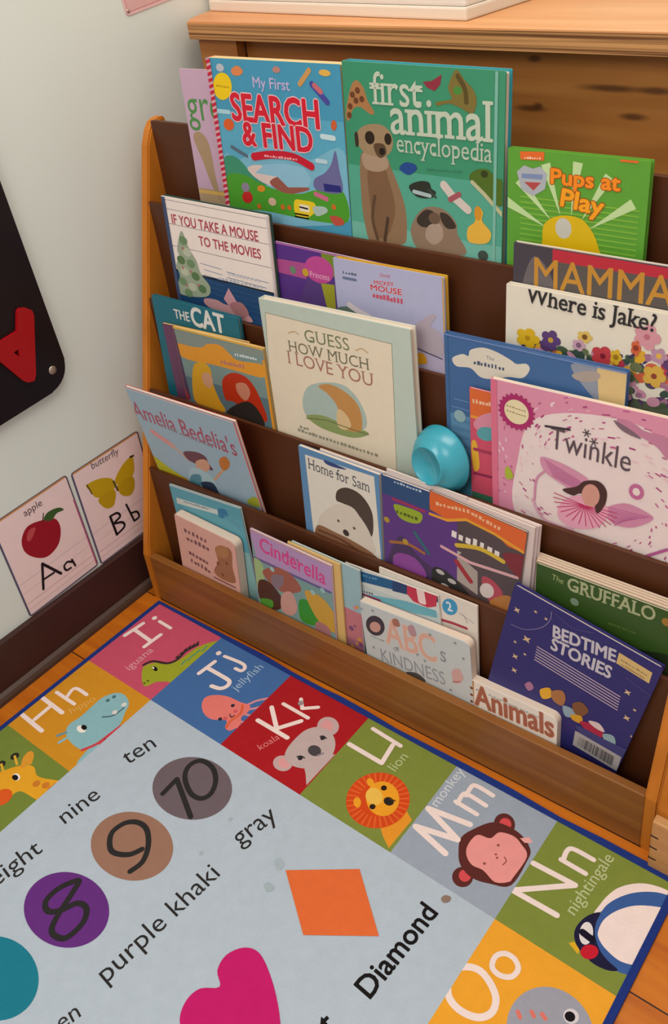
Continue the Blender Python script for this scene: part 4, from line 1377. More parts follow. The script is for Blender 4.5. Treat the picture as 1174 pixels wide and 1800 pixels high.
mid = Print((CU, -8 * CV, 5 * CU, -CV))
mid.rect_(*mid.rect, 'b0bcc8')
prints.append(mid)
for key_ in order:
    if key_ not in ((0, 0), (1, 0), (2, 0), (3, 0), (4, 0), (5, 0), (0, 1), (0, 2), (5, 1)):
        cell(*key_)
SP = 'e0b4b0'
# I
p = cell(0, 0)
p.blob([(97.2,-123.3),(108.5,-139.2),(126.2,-152.3),(136.1,-151.9),(142.7,-137.0),(158.7,-125.7),(172.8,-119.9),(177.8,-81.5),(182.9,-42.0),(181.5,0.2),(167.8,-6.7),(155.7,-20.2),(144.3,-41.9),(139.9,-74.9),(131.4,-96.0),(109.9,-105.2)], '9aa02c')
p.line([(93.7,-122.1),(101.4,-107.1),(126.9,-96.6),(135.5,-80.5),(133.5,-59.0),(140.4,-35.6)], 5, '3a2c2c', smooth=True)
for q in [(131.9,-77.1),(132.0,-67.4),(131.7,-57.3),(133.6,-49.1),(136.3,-41.7),(138.9,-34.2)]:
    p.poly([(q[0] - 3, q[1] - 3), (q[0] + 4, q[1] - 2), (q[0] - 3, q[1] + 7)], '3a2c2c')
for a in ([(150.7,-84.9),(149.7,-74.3)], [(152.8,-72.3),(151.7,-58.9)], [(153.2,-58.0),(153.6,-43.4)], [(158.6,-43.2),(157.4,-29.5)]):
    p.line(a, 2.5, '4a9080')
p.ell([(118.1,-117.2),(123.5,-116.0),(122.0,-120.8)], '1c1a1c')
p.ell([(114.1,-117.5),(116.4,-117.2),(116.0,-119.1)], 'e8e0d8')
p.dot([(127.5,-149.9),(128.5,-142.8)], 2, '4a5418')
p.line([(8.4,-92.4),(13.4,-52.8)], 7.6, WHT)
p.line([(11.2,-72.5),(61.1,-76.1)], 7.6, WHT)
p.line([(61.3,-91.8),(64.0,-55.2)], 7.6, WHT)
p.line([(35.8,-32.7),(67.4,-33.8)], 6.4, WHT)
p.dot([(21.3,-31.7)], 5, WHT)
p.text('iguana', [(83.0,-144.5),(83.8,-88.6)], 'dc9aa4')
# J
p = cell(1, 0)
for a in ([(312.0,-85.1),(318.4,-72.4),(331.8,-57.1)], [(320.7,-92.0),(330.7,-80.6),(336.3,-67.0)], [(322.4,-103.4),(333.7,-98.5),(336.4,-86.8)],
          [(325.4,-118.5),(336.7,-113.7),(339.4,-104.6)], [(322.7,-129.9),(335.4,-128.9),(339.5,-119.0)]):
    p.line(a, 4, 'd08c94', smooth=True)
p.blob([(245.6,-127.9),(240.4,-113.3),(251.9,-100.8),(271.9,-92.1),(297.5,-89.4),(314.9,-85.8),(322.2,-96.0),(321.0,-111.6),(329.7,-123.0),(324.3,-140.9),(313.0,-141.1),(304.2,-129.8),(282.9,-141.1),(262.4,-139.6)], 'e07870')
p.line([(304.8,-92.2),(313.8,-106.4),(311.3,-127.6),(314.4,-140.1)], 4, 'd86038', smooth=True)
p.dot([(291.7,-101.7),(293.7,-133.2)], 3.4, '2c2c38')
p.line([(300.5,-117.5),(306.9,-120.7),(308.2,-115.0)], 2, '4c2c38', smooth=True)
p.dot([(303.8,-107.9),(299.9,-127.7)], 3.6, 'd05860')
p.line([(192.2,-82.7),(196.2,-48.2)], 7.6, WHT)
p.line([(194.8,-65.7),(231.2,-65.4),(249.4,-66.7),(254.1,-76.4),(247.6,-86.9),(231.3,-91.0)], 7.6, WHT, smooth=True)
p.line([(202.0,-30.0),(238.8,-25.6),(250.9,-29.6),(251.2,-38.6),(238.3,-40.3)], 6.4, WHT, smooth=True)
p.dot([(187.9,-30.4)], 5, WHT)
p.text('jellyfish', [(275.5,-76.3),(278.8,-11.8)], '9cb4d0')
# K
p = cell(2, 0)
p.ell([(450.8,-48.4),(467.0,-41.0),(460.8,-63.9)], 'c0a4a4')
p.ell([(436.6,-141.2),(450.9,-135.3),(444.2,-152.9)], 'c0a4a4')
p.ell([(449.0,-49.5),(458.4,-45.7),(455.3,-59.6)], 'd89898')
p.ell([(437.9,-139.5),(447.4,-136.1),(443.1,-146.9)], 'd89898')
p.poly([(465.7,-125.6),(479.4,-136.9),(492.7,-150.9),(494.1,-83.2),(485.2,-92.1)], 'bca8a6')
p.blob([(431.3,-130.4),(423.9,-114.1),(422.8,-90.2),(426.6,-71.4),(439.9,-57.1),(460.3,-54.8),(479.4,-65.6),(490.6,-85.5),(489.4,-107.1),(472.5,-128.7),(449.1,-136.5)], 'bca8a6')
p.ell([(462.8,-96.2),(474.0,-94.9),(465.0,-105.3)], '4a4448')
p.dot([(458.2,-70.8)], 4, '302c30')
p.dot([(453.2,-119.0)], 4, '302c30')
p.line([(452.6,-70.8),(456.8,-67.4),(463.5,-68.3)], 2, '302c30', smooth=True)
p.line([(447.2,-120.0),(451.7,-115.5),(458.9,-115.3)], 2, '302c30', smooth=True)
p.line([(472.9,-100.1),(477.5,-92.6)], 3, '8c7c80')
p.line([(347.5,-101.3),(410.9,-101.1)], 7.6, WHT)
p.line([(348.6,-69.1),(384.7,-96.9),(407.9,-64.1)], 7.6, WHT)
p.line([(360.1,-53.3),(413.5,-53.3)], 6.4, WHT)
p.line([(378.2,-29.9),(392.9,-43.7),(413.2,-27.7)], 6.4, WHT)
p.dot([(383.7,-36.4)], 5, '9a8c8c')
p.text('koala', [(391.4,-142.4),(402.4,-108.4)], 'd87c7c')
# L
p = cell(3, 0)
p.poly([(623.0,-143.1),(636.5,-154.5),(654.4,-164.7),(656.1,-111.6),(638.9,-102.1)], 'e0922c')
p.circ([(596.0,-111.5),(634.7,-85.8)], 'd0481c')
c = Vector([(596.0,-111.5)][0])
rr = (Vector([(634.7,-85.8)][0]) - c).length
for k in range(30):
    d = Vector((math.cos(k * math.pi / 15), math.sin(k * math.pi / 15)))
    p.line([tuple(c + d * rr * .62), tuple(c + d * rr * .97)], 2.4, 'e0642c')
p.ell([(601.0,-106.3),(624.2,-97.6),(614.5,-131.6)], 'e89c28')
p.ell([(569.9,-94.3),(576.9,-94.7),(572.2,-100.3)], 'e89c28')
p.ell([(574.0,-132.0),(580.3,-131.6),(577.4,-139.3)], 'e89c28')
p.ell([(588.7,-110.5),(601.9,-107.6),(594.3,-123.2)], 'e8b850')
p.ell([(611.2,-105.3),(618.9,-104.0),(612.9,-111.8)], '2c2420')
p.dot([(592.0,-91.1),(596.8,-125.4)], 4.5, '2c2018')
p.line([(610.2,-101.1),(618.6,-99.4)], 2, '54381c')
p.line([(500.4,-57.4),(563.4,-57.8),(558.1,-21.8)], 7.6, WHT)
p.line([(513.7,-13.8),(569.2,-16.7)], 6.8, WHT)
p.text('lion', [(589.5,-59.1),(591.4,-26.6)], 'b4c088')
# M
p = cell(4, 0)
p.ell([(767.0,-44.8),(780.8,-39.8),(773.8,-60.3)], '5c2c28')
p.ell([(760.8,-143.6),(773.5,-138.1),(766.4,-156.9)], '5c2c28')
p.ell([(768.0,-44.1),(775.9,-41.4),(771.6,-52.8)], 'd04c50')
p.ell([(762.3,-140.2),(769.9,-137.4),(765.3,-148.4)], 'd04c50')
p.blob([(735.2,-113.4),(728.3,-95.1),(735.9,-74.3),(751.8,-51.5),(773.5,-44.8),(796.5,-47.2),(815.5,-59.3),(819.9,-76.6),(819.3,-118.2),(795.9,-131.4),(771.6,-137.8),(749.0,-130.6)], '5c2c28')
p.blob([(747.6,-113.3),(741.7,-98.7),(744.8,-79.8),(761.9,-74.6),(767.7,-59.8),(786.1,-54.1),(801.1,-58.7),(816.6,-70.7),(816.2,-106.8),(814.4,-115.7),(799.5,-125.9),(778.7,-120.4),(761.7,-122.0)], 'e49490')
p.poly([(795.6,-52.0),(805.1,-43.5),(813.1,-48.5),(804.1,-54.6)], 'e4a4a0')
p.dot([(776.3,-77.5),(774.8,-111.1)], 2, '8c4c48')
p.dot([(780.6,-91.0),(784.5,-94.5)], 1.8, '9c5450')
p.line([(792.1,-88.1),(797.2,-91.9),(795.9,-98.8)], 1.8, '9c5450', smooth=True)
p.line([(723.4,-128.0),(666.1,-116.7),(726.0,-101.3),(664.8,-83.2),(727.7,-72.0)], 8.6, WHT)
p.line([(691.4,-52.0),(727.3,-53.0)], 6.8, WHT)
p.line([(695.2,-53.1),(693.5,-36.9),(700.3,-32.4),(730.7,-33.9)], 6.8, WHT, smooth=True)
p.line([(698.4,-35.5),(697.1,-17.8),(704.0,-13.3),(730.4,-14.3)], 6.8, WHT, smooth=True)
p.text('monkey', [(675.4,-74.3),(675.9,-1.6)], 'ccd0d4')
# N
p = cell(5, 0)
p.blob([(925.2,-91.5),(925.2,-76.7),(928.4,-59.4),(935.1,-43.0),(949.1,-26.9),(965.7,-16.7),(987.9,-12.1),(1001.8,-17.7),(995.9,-31.7),(963.5,-43.8),(944.5,-63.5)], WHT)
p.blob([(930.5,-87.9),(934.7,-66.9),(949.4,-43.4),(969.8,-26.2),(990.3,-18.0),(1014.4,-19.0),(1028.2,-54.3),(1022.6,-88.9),(1006.7,-134.0),(991.6,-137.9),(980.1,-141.5),(966.7,-141.2),(945.8,-134.4),(932.5,-112.4)], '3c5c98')
p.blob([(938.3,-110.0),(938.0,-91.7),(947.6,-70.4),(966.4,-50.5),(997.4,-35.5),(1015.2,-41.2),(1012.7,-72.8),(1008.9,-105.9),(996.9,-120.2),(976.8,-128.5),(956.6,-125.4),(943.8,-118.7)], WHT)
p.blob([(916.3,-131.4),(913.8,-117.2),(919.0,-99.1),(929.9,-86.7),(931.6,-101.8),(937.4,-116.9),(951.0,-130.8),(964.5,-136.6),(978.1,-140.0),(969.3,-146.8),(954.5,-149.6),(940.0,-147.6),(926.1,-141.9)], '22203c')
p.poly([(920.1,-138.3),(915.2,-143.9),(923.1,-147.0),(930.9,-150.1),(929.9,-143.9)], 'd8a828')
p.ell([(927.4,-120.6),(934.8,-117.1),(932.2,-134.6)], 'dcd4d4')
p.line([(923.2,-122.0),(930.7,-123.1),(936.6,-123.7)], 9, '1c1828')
p.ell([(940.8,-139.4),(950.3,-135.1),(942.6,-148.8)], 'c02030')
p.line([(887.0,-120.5),(824.3,-122.8),(887.7,-71.3),(828.0,-74.3)], 7.6, WHT)
p.line([(855.8,-49.1),(891.5,-49.4)], 6.8, WHT)
p.line([(858.7,-48.3),(856.7,-33.1),(863.4,-26.2),(891.5,-25.7)], 6.8, WHT, smooth=True)
p.text('nightingale', [(905.8,-108.7),(913.5,-8.5)], 'b8c090')
# O
p = cell(5, 1)
p.circ([(944.3,-247.1),(984.7,-218.7)], '9a9aa6')
p.ell([(956.5,-218.8),(964.6,-215.3),(959.4,-226.8)], 'd4ccd0')
p.ell([(955.6,-219.8),(961.2,-217.7),(957.4,-225.2)], '1c181c')
p.line([(903.8,-249.6),(909.1,-253.6)], 5, 'd87468')
p.line([(916.9,-240.4),(921.5,-243.3)], 5, 'd87468')
p.line([(927.9,-235.8),(933.6,-238.0)], 5, 'd87468')
p.line([(821.8,-273.6),(814.6,-258.9),(823.5,-242.7),(841.4,-234.6),(860.8,-240.0),(875.8,-251.9),(879.3,-268.3),(868.8,-281.9),(848.2,-286.9),(831.2,-283.1)], 8.6, WHT, smooth=True, close=True)
p.line([(851.5,-220.0),(850.1,-208.4),(857.8,-199.4),(870.2,-198.6),(879.9,-206.2),(878.4,-218.5),(868.0,-225.1),(857.7,-225.0)], 6.8, WHT, smooth=True, close=True)
# H
p = cell(0, 1)
p.poly([(180.2,-339.3),(160.6,-318.0),(156.3,-296.2),(164.4,-232.7),(170.5,-208.1),(178.3,-204.9),(185.5,-294.7)], '88b4bc')
p.blob([(99.0,-293.8),(88.9,-279.8),(91.5,-258.0),(90.2,-231.0),(90.3,-211.2),(100.5,-192.7),(117.0,-186.1),(138.9,-193.8),(149.6,-212.0),(160.8,-231.3),(163.7,-251.6),(157.4,-278.3),(148.4,-299.3),(122.7,-301.0)], '88b4bc')
p.line([(149.3,-300.1),(159.4,-279.9),(162.4,-256.9),(164.5,-234.5)], 5, 'c8404c', smooth=True)
p.dot([(168.2,-271.3),(169.1,-260.9)], 8, 'c8404c')
p.line([(97.7,-292.8),(90.8,-304.7)], 5, '6c8c94')
p.line([(107.9,-299.0),(104.7,-312.0)], 5, '88b4bc')
p.ell([(113.8,-273.8),(122.0,-270.7),(119.1,-278.9)], 'ece4dc')
p.ell([(114.9,-269.3),(120.0,-267.5),(118.6,-272.9)], '1c1818')
p.dot([(106.2,-199.0),(103.2,-210.0)], 3.5, '4c7078')
p.line([(123.7,-238.3),(136.8,-226.1),(139.5,-205.1)], 2.5, '44606c', smooth=True)
p.dot([(133.8,-220.3),(134.3,-200.7)], 4.5, 'd8d4d0')
p.line([(-5.8,-310.5),(60.6,-313.2)], 7.6, WHT)
p.line([(1.9,-268.8),(58.3,-270.2)], 7.6, WHT)
p.line([(29.8,-304.8),(29.0,-271.2)], 7.6, WHT)
p.line([(12.1,-247.4),(60.6,-246.9)], 6.4, WHT)
p.line([(36.4,-243.9),(31.2,-227.4),(39.3,-222.2),(62.3,-222.0)], 6.4, WHT, smooth=True)
p.text('hippo', [(73.7,-263.4),(85.6,-220.6)], 'dca858')
# G
p = cell(0, 2)
p.blob([(61.3,-411.0),(71.5,-400.8),(81.0,-384.3),(94.3,-370.3),(110.4,-364.2),(132.1,-371.1),(175.3,-353.3),(179.5,-356.5),(177.1,-392.4),(165.8,-398.4),(132.2,-402.8),(125.4,-412.2),(128.8,-422.9),(121.3,-434.4),(96.7,-434.5)], 'e0a028')
p.line([(93.4,-372.6),(83.8,-361.5),(81.4,-352.4),(87.5,-353.7),(96.9,-363.4)], 9, 'd89430', smooth=True)
p.dot([(65.5,-369.2),(60.3,-390.9)], 7, '2c2c24')
p.line([(65.5,-369.2),(82.2,-376.5)], 4, 'd8a838')
p.line([(60.3,-390.9),(73.2,-396.3)], 4, 'd8a838')
p.circ([(115.2,-426.1),(127.6,-417.9)], 'd85a24')
p.ell([(102.0,-391.7),(108.3,-388.9),(107.1,-396.1)], 'ece4dc')
p.ell([(101.3,-393.2),(106.5,-391.1),(105.3,-396.6)], '1c1818')
p.dot([(139.9,-381.1),(154.8,-374.6),(167.9,-374.1),(169.4,-366.5)], 6, 'c8782c')
# centre of the rug: numbers, colour names and shapes
p = mid
INK = '2e2c2c'
p.text('ten', [(234.5,-277.6),(246.6,-227.8)], INK, vs=1.1)
p.text('nine', [(236.8,-400.1),(245.1,-339.2)], INK, vs=1.1)
p.text('eight', [(235.8,-519.1),(245.9,-445.8)], INK, vs=1.1)
p.text('gray', [(478.7,-280.2),(493.9,-214.7)], INK, vs=1.1)
p.text('purple khaki', [(469.7,-513.0),(486.9,-326.2)], INK, vs=1.05)
p.text('green', [(459.0,-621.1),(474.5,-556.2)], INK, vs=1.1)
p.text('Diamond', [(753.0,-337.6),(761.8,-203.8)], '1c1a1a', vs=1.05, weight=.02)
p.text('Heart', [(722.7,-470.0),(739.7,-385.8)], '1c1a1a', vs=1.05, weight=.02)
p.ell([(349.9,-249.8),(402.7,-217.2),(389.4,-289.3)], '6c5e64', n=48)
p.ell([(347.1,-366.3),(400.6,-335.1),(388.3,-403.2)], '96705e', n=48)
p.ell([(345.3,-480.6),(397.3,-448.8),(388.5,-514.8)], '64307c', n=48)
p.ell([(343.2,-590.9),(392.6,-559.9),(388.5,-622.9)], '20788c', n=48)
p.line([(320.5,-282.5),(319.3,-252.7),(385.4,-286.4)], 8, INK)
p.line([(327.9,-243.9),(317.6,-225.5),(325.9,-208.5),(350.2,-207.2),(371.7,-221.1),(381.9,-241.7),(375.2,-256.3),(354.8,-257.9)], 8, INK, smooth=True, close=True)
p.line([(364.7,-362.5),(355.8,-378.2),(336.4,-388.6),(322.1,-385.8),(307.2,-369.7),(311.1,-348.4),(326.8,-336.7),(346.8,-337.5),(368.2,-353.6),(380.2,-375.0),(376.9,-394.6)], 8, INK, smooth=True)
p.line([(326.6,-445.4),(313.0,-467.4),(312.8,-490.2),(327.4,-497.5),(341.5,-486.4),(351.8,-467.5),(368.3,-464.6),(380.7,-480.3),(378.1,-507.0),(357.6,-512.7),(345.9,-499.3),(333.7,-460.9)], 8, INK, smooth=True, close=True)
p.line([(371.5,-607.5),(315.6,-583.2),(312.7,-603.1)], 8, INK)
p.poly([(557.0,-270.6),(640.1,-212.3),(716.3,-270.9),(635.3,-324.9)], 'dc6a38')
p.poly([(x, z) for x, z in smooth_closed([(591.3,-433.3),(574.7,-420.7),(570.7,-400.3),(583.0,-380.5),(604.3,-374.5),(635.7,-387.6),(666.1,-407.8),(691.6,-430.2),(711.3,-447.4)] + [(712.1,-448.3),(662.7,-472.9),(624.2,-491.1),(593.5,-495.3),(577.1,-487.4),(568.6,-468.0),(572.8,-448.7)], 4)], 'c01f68')
p.blob([(753.9,-185.1),(755.6,-178.3),(763.0,-176.1),(765.1,-182.1),(759.9,-187.6)], '8a7468')
p.blob([(535.5,-270.0),(538.1,-261.1),(550.1,-265.2),(549.2,-275.9)], 'a4b2ba')
p.blob([(546.8,-303.3),(551.0,-296.5),(561.6,-299.1),(557.2,-307.9)], 'a0aeb6')
p.dot([(437.2,-256.2),(440.8,-318.5)], 3, 'a4b0b8')

ink_all = Print((-1e6, -1e6, 1e6, 1e6))
for pr_ in prints:
    ink_all.items += pr_.items
rug = thing('alphabet_rug', 'alphabet rug with animal squares and a pale blue centre on the floor', 'rug', loc=(RUG_O[0], RUG_O[1], 0), rot=(0, 0, RUG_A))
bm = add_box(bmesh.new(), (0, -9 * CV / 1000, 0.0003), (6 * CU / 1000, 0, 0.004))
ink_mesh('printed_pile', bm, 'b0bcc8', ink_all, lambda a, b, l: (a / 1000, b / 1000, 0.00402 + l), RUGPRINT, rug, step=0.000012)
outer = [(-14.6,2.2),(168.8,8.5),(257.9,11.2),(328.0,7.9),(396.2,8.7),(430.1,14.7),(486.1,10.3),(545.4,7.3),(603.2,8.9),(673.9,14.5),(747.1,11.1),(825.6,7.9),(887.9,10.7),(950.9,14.0),(998.0,11.3)]
outer = [(x / 1000, max(z / 1000, 0.0035)) for x, z in outer]
xe = 6 * CU / 1000
xw, ye = xe + 0.009, -9 * CV / 1000
ring_o = [(-0.008, ye - 0.008), (-0.007, -0.4), (-0.008, 0.006)] + [(x, min(z, 0.0105)) for x, z in outer[1:-1] if x < xe - 0.02] + [(xw, 0.006), (xw, ye - 0.008)]
bm = bmesh.new()
# binding: four strips around the printed field, the far one following the wavy edge
far = [(-0.008, 0.006)] + [(x, min(max(z, 0.005), 0.011)) for x, z in outer[1:-1] if x < xe - 0.02] + [(xw, 0.006)]
fv = []
for x, z in far:
    xi = min(max(x, 0.0), xe)
    fv.append([bm.verts.new(c_) for c_ in ((xi, -0.0008, 0.0045), (x, z - 0.001, 0.0050), (x, z, 0.0030), (x, z, 0.0002), (xi, -0.0008, 0.0002))])
for a, b in zip(fv, fv[1:]):
    for i in range(4):
        bm.faces.new((a[i], a[i + 1], b[i + 1], b[i]))
bm.faces.new(fv[0])
bm.faces.new(fv[-1][::-1])
add_box(bm, (-0.008, ye - 0.008, 0.0002), (0.0008, 0.0055, 0.0048), 0.001)
add_box(bm, (xe - 0.0008, ye - 0.008, 0.0002), (xw, 0.0055, 0.0048), 0.001)
add_box(bm, (-0.008, ye - 0.008, 0.0002), (xw, ye + 0.0008, 0.0048), 0.001)
link('binding', bm, M_navyedge, rug)

# ------------------------------------------------------------------ cards and board on the left wall
PX = WX + 0.0012


def wall_card(name, label, y0, z0, w, h, tilt, base, rim, art, group=None, r=0.006):
    """card pinned flat on the wall; local x runs along +Y, local z up, origin at its lower left corner"""
    o = thing(name, label, 'card', group)
    o.matrix_world = Matrix.Translation((WX, y0, z0)) @ Matrix.Rotation(math.radians(90), 4, 'Z') @ Matrix.Rotation(math.radians(-tilt), 4, 'Y')
    pr = Print((0.5, 0.5, w * 1000 - .5, h * 1000 - .5))
    inv = o.matrix_world.inverted()

    def loc(pts):
        q = [inv @ Vector((PX, a / 1000, b / 1000)) for a, b in pts]
        return [(v.x * 1000, v.z * 1000) for v in q]
    art(pr, loc, w * 1000, h * 1000)
    bm = add_prism(bmesh.new(), rounded(w, h, (r, r, r, r)), 'y', -0.0012, -0.0002)
    ink_mesh('card_sheet', bm, rim, pr, lambda a, b, l: (a / 1000, -0.00122 - l, b / 1000), CARDPRINT, o)
    return o


def card_art(dy, draw):
    def art(p, loc, W, H):
        p.poly([(x, z) for x, z in rounded(W - 5, H - 5, (4, 4, 4, 4), 2.5, 2.5)], 'f2d8d6')
        p.rect_(4, H - 4.5, W - 4, H - 1.2, 'c8905c')
        p.rect_(W - 4.0, 4, W - 1.4, H * .75, 'b8587c')
        p.rect_(4, 1.4, W - 4, 3.4, '8c7484')
        p.rect_(1.4, 4, 3.2, H - 6, '5c6484')
        for f, c in ((.34, 'b8b0b8'), (.24, 'd8bcc0'), (.13, 'c88c8c'), (.07, 'd8a8a4')):
            p.line([(5, H * f), (W - 5, H * f)], .8, c)
        draw(p, loc)
    return art


def apple(p, loc):
    p.blob(loc([(-186.2,253.8),(-168.8,269.7),(-141.8,264.3),(-118.3,251.9),(-114.4,228.0),(-127.7,202.2),(-153.2,193.9),(-174.6,206.9),(-188.4,229.5)]), '9c1426')
    p.blob(loc([(-177.2,251.1),(-168.1,261.7),(-156.4,259.2),(-163.5,249.0),(-175.0,242.0)]), 'c04c50')
    p.blob(loc([(-137.4,261.2),(-135.3,267.3),(-124.7,271.4),(-105.7,267.0),(-97.7,257.1),(-112.1,259.1),(-125.4,253.0)]), '3c5c2c')
    p.line(loc([(-141.4,260.2),(-134.7,274.4)]), 2, '4c3020')
    p.text('apple', loc([(-167.3,289.1),(-131.1,290.0)]), '5c4c50', vs=1.1)
    p.line(loc([(-181.0,140.7),(-167.3,187.7),(-141.1,145.7)]), 5, '1c1618')
    p.line(loc([(-176.9,157.8),(-152.7,156.7)]), 4, '1c1618')
    p.line(loc([(-115.3,152.9),(-123.1,158.7),(-131.4,154.8),(-129.8,144.6),(-120.4,143.2)]), 4, '1c1618', smooth=True)
    p.line(loc([(-113.8,157.1),(-111.1,141.5)]), 4, '1c1618')


def butterfly(p, loc):
    p.blob(loc([(-42.6,273.7),(-14.9,270.3),(8.9,255.3),(11.2,236.1),(-7.3,230.3),(-31.0,239.1),(-38.8,258.6)]), 'c8a418')
    p.blob(loc([(13.6,246.4),(37.5,266.7),(62.4,271.8),(60.4,246.7),(51.1,234.7),(26.3,230.5)]), 'c8a418')
    p.blob(loc([(-29.6,231.1),(-13.6,236.4),(9.1,229.6),(-1.0,204.2),(-18.8,207.2)]), 'c09c18')
    p.blob(loc([(17.5,236.1),(51.1,234.7),(50.4,211.0),(36.3,200.6),(18.8,213.3)]), 'c09c18')
    p.line(loc([(-41.7,273.9),(-37.1,251.6)]), 2.5, '5c5020')
    p.line(loc([(58.4,272.7),(65.3,271.3)]), 4, '3c3420')
    p.line(loc([(10.8,248.2),(14.4,226.2)]), 4, '5c4c20')
    p.text('butterfly', loc([(-22.8,295.4),(38.0,292.6)]), '6c5c60', vs=1.1)
    p.line(loc([(-16.1,186.9),(-13.7,143.2)]), 5, '1c1618')
    p.line(loc([(-16.1,186.9),(-0.8,184.6),(3.5,173.6),(-12.1,168.6),(4.3,159.8),(5.9,148.3),(-13.7,143.2)]), 4.5, '1c1618', smooth=True)
    p.line(loc([(22.7,188.5),(29.6,145.7)]), 4, '1c1618')
    p.line(loc([(26.8,165.2),(40.2,160.2),(42.0,147.3),(29.6,145.7)]), 4, '1c1618', smooth=True)


CG = 'letter cards along the baseboard'
wall_card('letter_card', 'white letter card with a red apple, on wall above the baseboard', -0.2205, 0.1065, 0.153, 0.205, 1.5, 'f2d8d6', '5c4c5c', card_art(0, apple), CG)
wall_card('letter_card', 'white letter card with a yellow butterfly, partly hidden by the book rack', -0.0625, 0.1065, 0.153, 0.205, 0.6, 'f2d8d6', '5c4c5c', card_art(0, butterfly), CG)


def pink(p, loc, W, H):
    p.rect_(5, 5, W - 5, H - 5, 'dcaeac')
    p.line([(5, 5), (W - 5, 5), (W - 5, H - 5), (5, H - 5)], 1.2, 'c87c80', close=True)


o = wall_card('pink_card', 'pale pink card pinned high on the wall, only its bottom corner in view', 0.266, 0.9735, 0.22, 0.28, 5, 'e4bcba', 'e4bcba', pink, r=0.008)
bm = bmesh.new()
bmesh.ops.create_uvsphere(bm, u_segments=12, v_segments=8, radius=0.003, matrix=Matrix.Translation((0.006, -0.0015, 0.007)) @ Matrix.Diagonal((1, .5, 1, 1)))
link('pin', bm, M_steel, o, True)

# magnet board: lower right corner in view
BOARD_Y, BOARD_Z, BOARD_TILT = -0.0155, 0.473, 3.0
board = thing('magnet_board', 'black rounded board hung on the wall at left with a red letter', 'board', loc=(WX, 0, 0))
bpts = rounded(0.70, 0.62, (0.042, 0.042, 0.042, 0.042), n=8)
bm = add_prism(bmesh.new(), bpts, 'y', -0.012, -0.003)
bmesh.ops.bevel(bm, geom=[e for e in bm.edges if abs(e.verts[0].co.y + 0.012) < 1e-6 and abs(e.verts[1].co.y + 0.012) < 1e-6], offset=0.002, segments=2, affect='EDGES')
board.matrix_world = Matrix.Translation((WX, BOARD_Y, BOARD_Z)) @ Matrix.Rotation(math.radians(90), 4, 'Z') @ Matrix.Rotation(math.radians(-BOARD_TILT), 4, 'Y') @ Matrix.Translation((-0.70, 0, 0))
link('board_panel', bm, M_black, board)
bm = bmesh.new()
sc_ = board.matrix_world.inverted() @ Vector((WX + 0.012, *[v / 1000 for v in [(-44.1,506.5)][0]]))
bmesh.ops.create_uvsphere(bm, u_segments=16, v_segments=8, radius=0.0075, matrix=Matrix.Translation((sc_.x, -0.012, sc_.z)) @ Matrix.Diagonal((1, .35, 1, 1)))
link('screw', bm, M_steel, board, True)

# red letter A magnet lying on its side
A_out = [(-74.5,622.6),(-69.0,626.8),(-59.4,623.8),(-50.2,615.7),(-49.7,606.9),(-77.8,516.0),(-83.3,508.3),(-94.1,510.7),(-100.3,516.5),(-124.6,560.3),(-136.9,583.1),(-128.0,593.5),(-112.9,592.5),(-84.3,595.3)]
A_hole = [(-101.5,567.4),(-92.0,568.6),(-94.7,556.5)]
mag = thing('letter_magnet', 'red plastic letter A magnet on the black board', 'magnet', loc=(WX + 0.0125, 0, 0))
ctr = Vector((sum(a for a, b in A_out) / len(A_out) / 1000, sum(b for a, b in A_out) / len(A_out) / 1000))
mag.location = (WX + 0.0122, ctr.x, ctr.y)
bm = bmesh.new()
op = [(a / 1000 - ctr.x, b / 1000 - ctr.y) for a, b in A_out]
hp = [(a / 1000 - ctr.x, b / 1000 - ctr.y) for a, b in A_hole]
tr = tessellate_polygon([[Vector((a, b, 0)) for a, b in op], [Vector((a, b, 0)) for a, b in hp]])
allp = op + hp
fr = [bm.verts.new((0.006, a, b)) for a, b in allp]
bk_ = [bm.verts.new((0.0, a, b)) for a, b in allp]
for t_ in tr:
    bm.faces.new([fr[i] for i in t_])
    bm.faces.new([bk_[i] for i in t_][::-1])
for s0, n_ in ((0, len(op)), (len(op), len(hp))):
    for i in range(n_):
        a, b = s0 + i, s0 + (i + 1) % n_
        bm.faces.new((fr[a], fr[b], bk_[b], bk_[a]))
link('letter', bm, M_redm, mag)

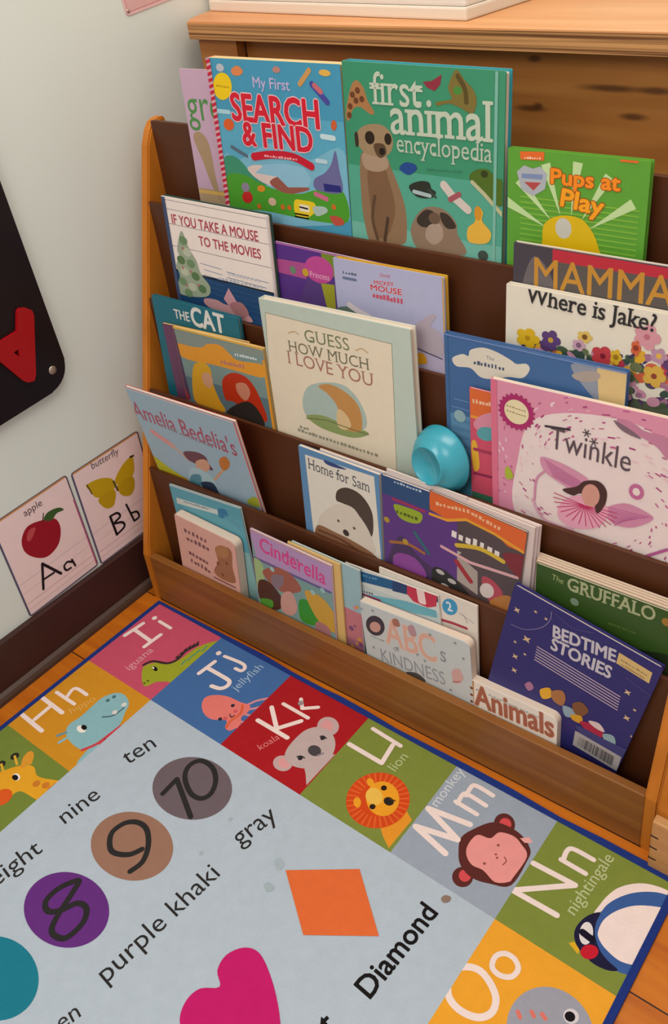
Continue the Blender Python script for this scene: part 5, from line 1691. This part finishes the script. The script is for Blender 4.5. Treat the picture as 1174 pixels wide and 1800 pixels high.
# ------------------------------------------------------------------ teal bowl lying in the middle tier
bowl = thing('toy_bowl', 'small teal plastic bowl lying on its side beside the cream book', 'bowl')
prof = [(0.0, 0.0015), (0.0245, 0.0015), (0.0255, -0.0008), (0.0272, -0.0012), (0.0284, 0.0), (0.029, 0.004), (0.036, 0.009), (0.0425, 0.017), (0.0465, 0.026), (0.048, 0.030), (0.0485, 0.032),
        (0.0475, 0.032), (0.0455, 0.027), (0.040, 0.019), (0.034, 0.012), (0.025, 0.0055), (0.0, 0.005)]
bm = bmesh.new()
S_ = 48
rings = []
for r_, d_ in prof:
    if r_ == 0:
        rings.append([bm.verts.new((0, d_, 0))])
    else:
        rings.append([bm.verts.new((r_ * math.cos(2 * math.pi * i / S_), d_, r_ * math.sin(2 * math.pi * i / S_))) for i in range(S_)])
for a, b in zip(rings, rings[1:]):
    for i in range(S_):
        j = (i + 1) % S_
        if len(a) == 1:
            bm.faces.new((a[0], b[i], b[j]))
        elif len(b) == 1:
            bm.faces.new((a[i], a[j], b[0]))
        else:
            bm.faces.new((a[i], a[j], b[j], b[i]))
ob = link('bowl_shell', bm, M_teal, bowl, True)
BOWL_LOC, BOWL_YAW, BOWL_PITCH = (0.583, 0.075, 0.459), -11, -8
bowl.matrix_world = Matrix.Translation(BOWL_LOC) @ Matrix.Rotation(math.radians(BOWL_YAW), 4, 'Z') @ Matrix.Rotation(math.radians(BOWL_PITCH), 4, 'X')

# ------------------------------------------------------------------ white case on the cabinet
case = thing('white_case', 'large white plastic box on top of the plywood cabinet', 'box', loc=(0.475, 0.389, 0.9522), rot=(0, 0, math.radians(-4.9)))
box('case_base', (-0.527, 0.0, 0.0), (0.0, 0.30, 0.017), M_cream, case, 0.003)
box('case_body', (-0.524, 0.003, 0.017), (-0.003, 0.297, 0.22), M_white, case, 0.004)

# ------------------------------------------------------------------ one book in the neighbouring rack
BOOKS['nb'] = (RW + 0.038 + 0.115, 0.008, 0.031, 3, 0, 0, 0.2, 0.19, 0.004)


def art(p, W, H):
    for i in range(14):
        p.line([(0, H * .3 + i * 9), (W, H * .3 + i * 9 - 30)], 2.6, 'c8c0c0')


book('nb', 'picture_book', 'dark striped book, a sliver of it in the pale rack at right edge', 4, '3c2a2c', art=art)
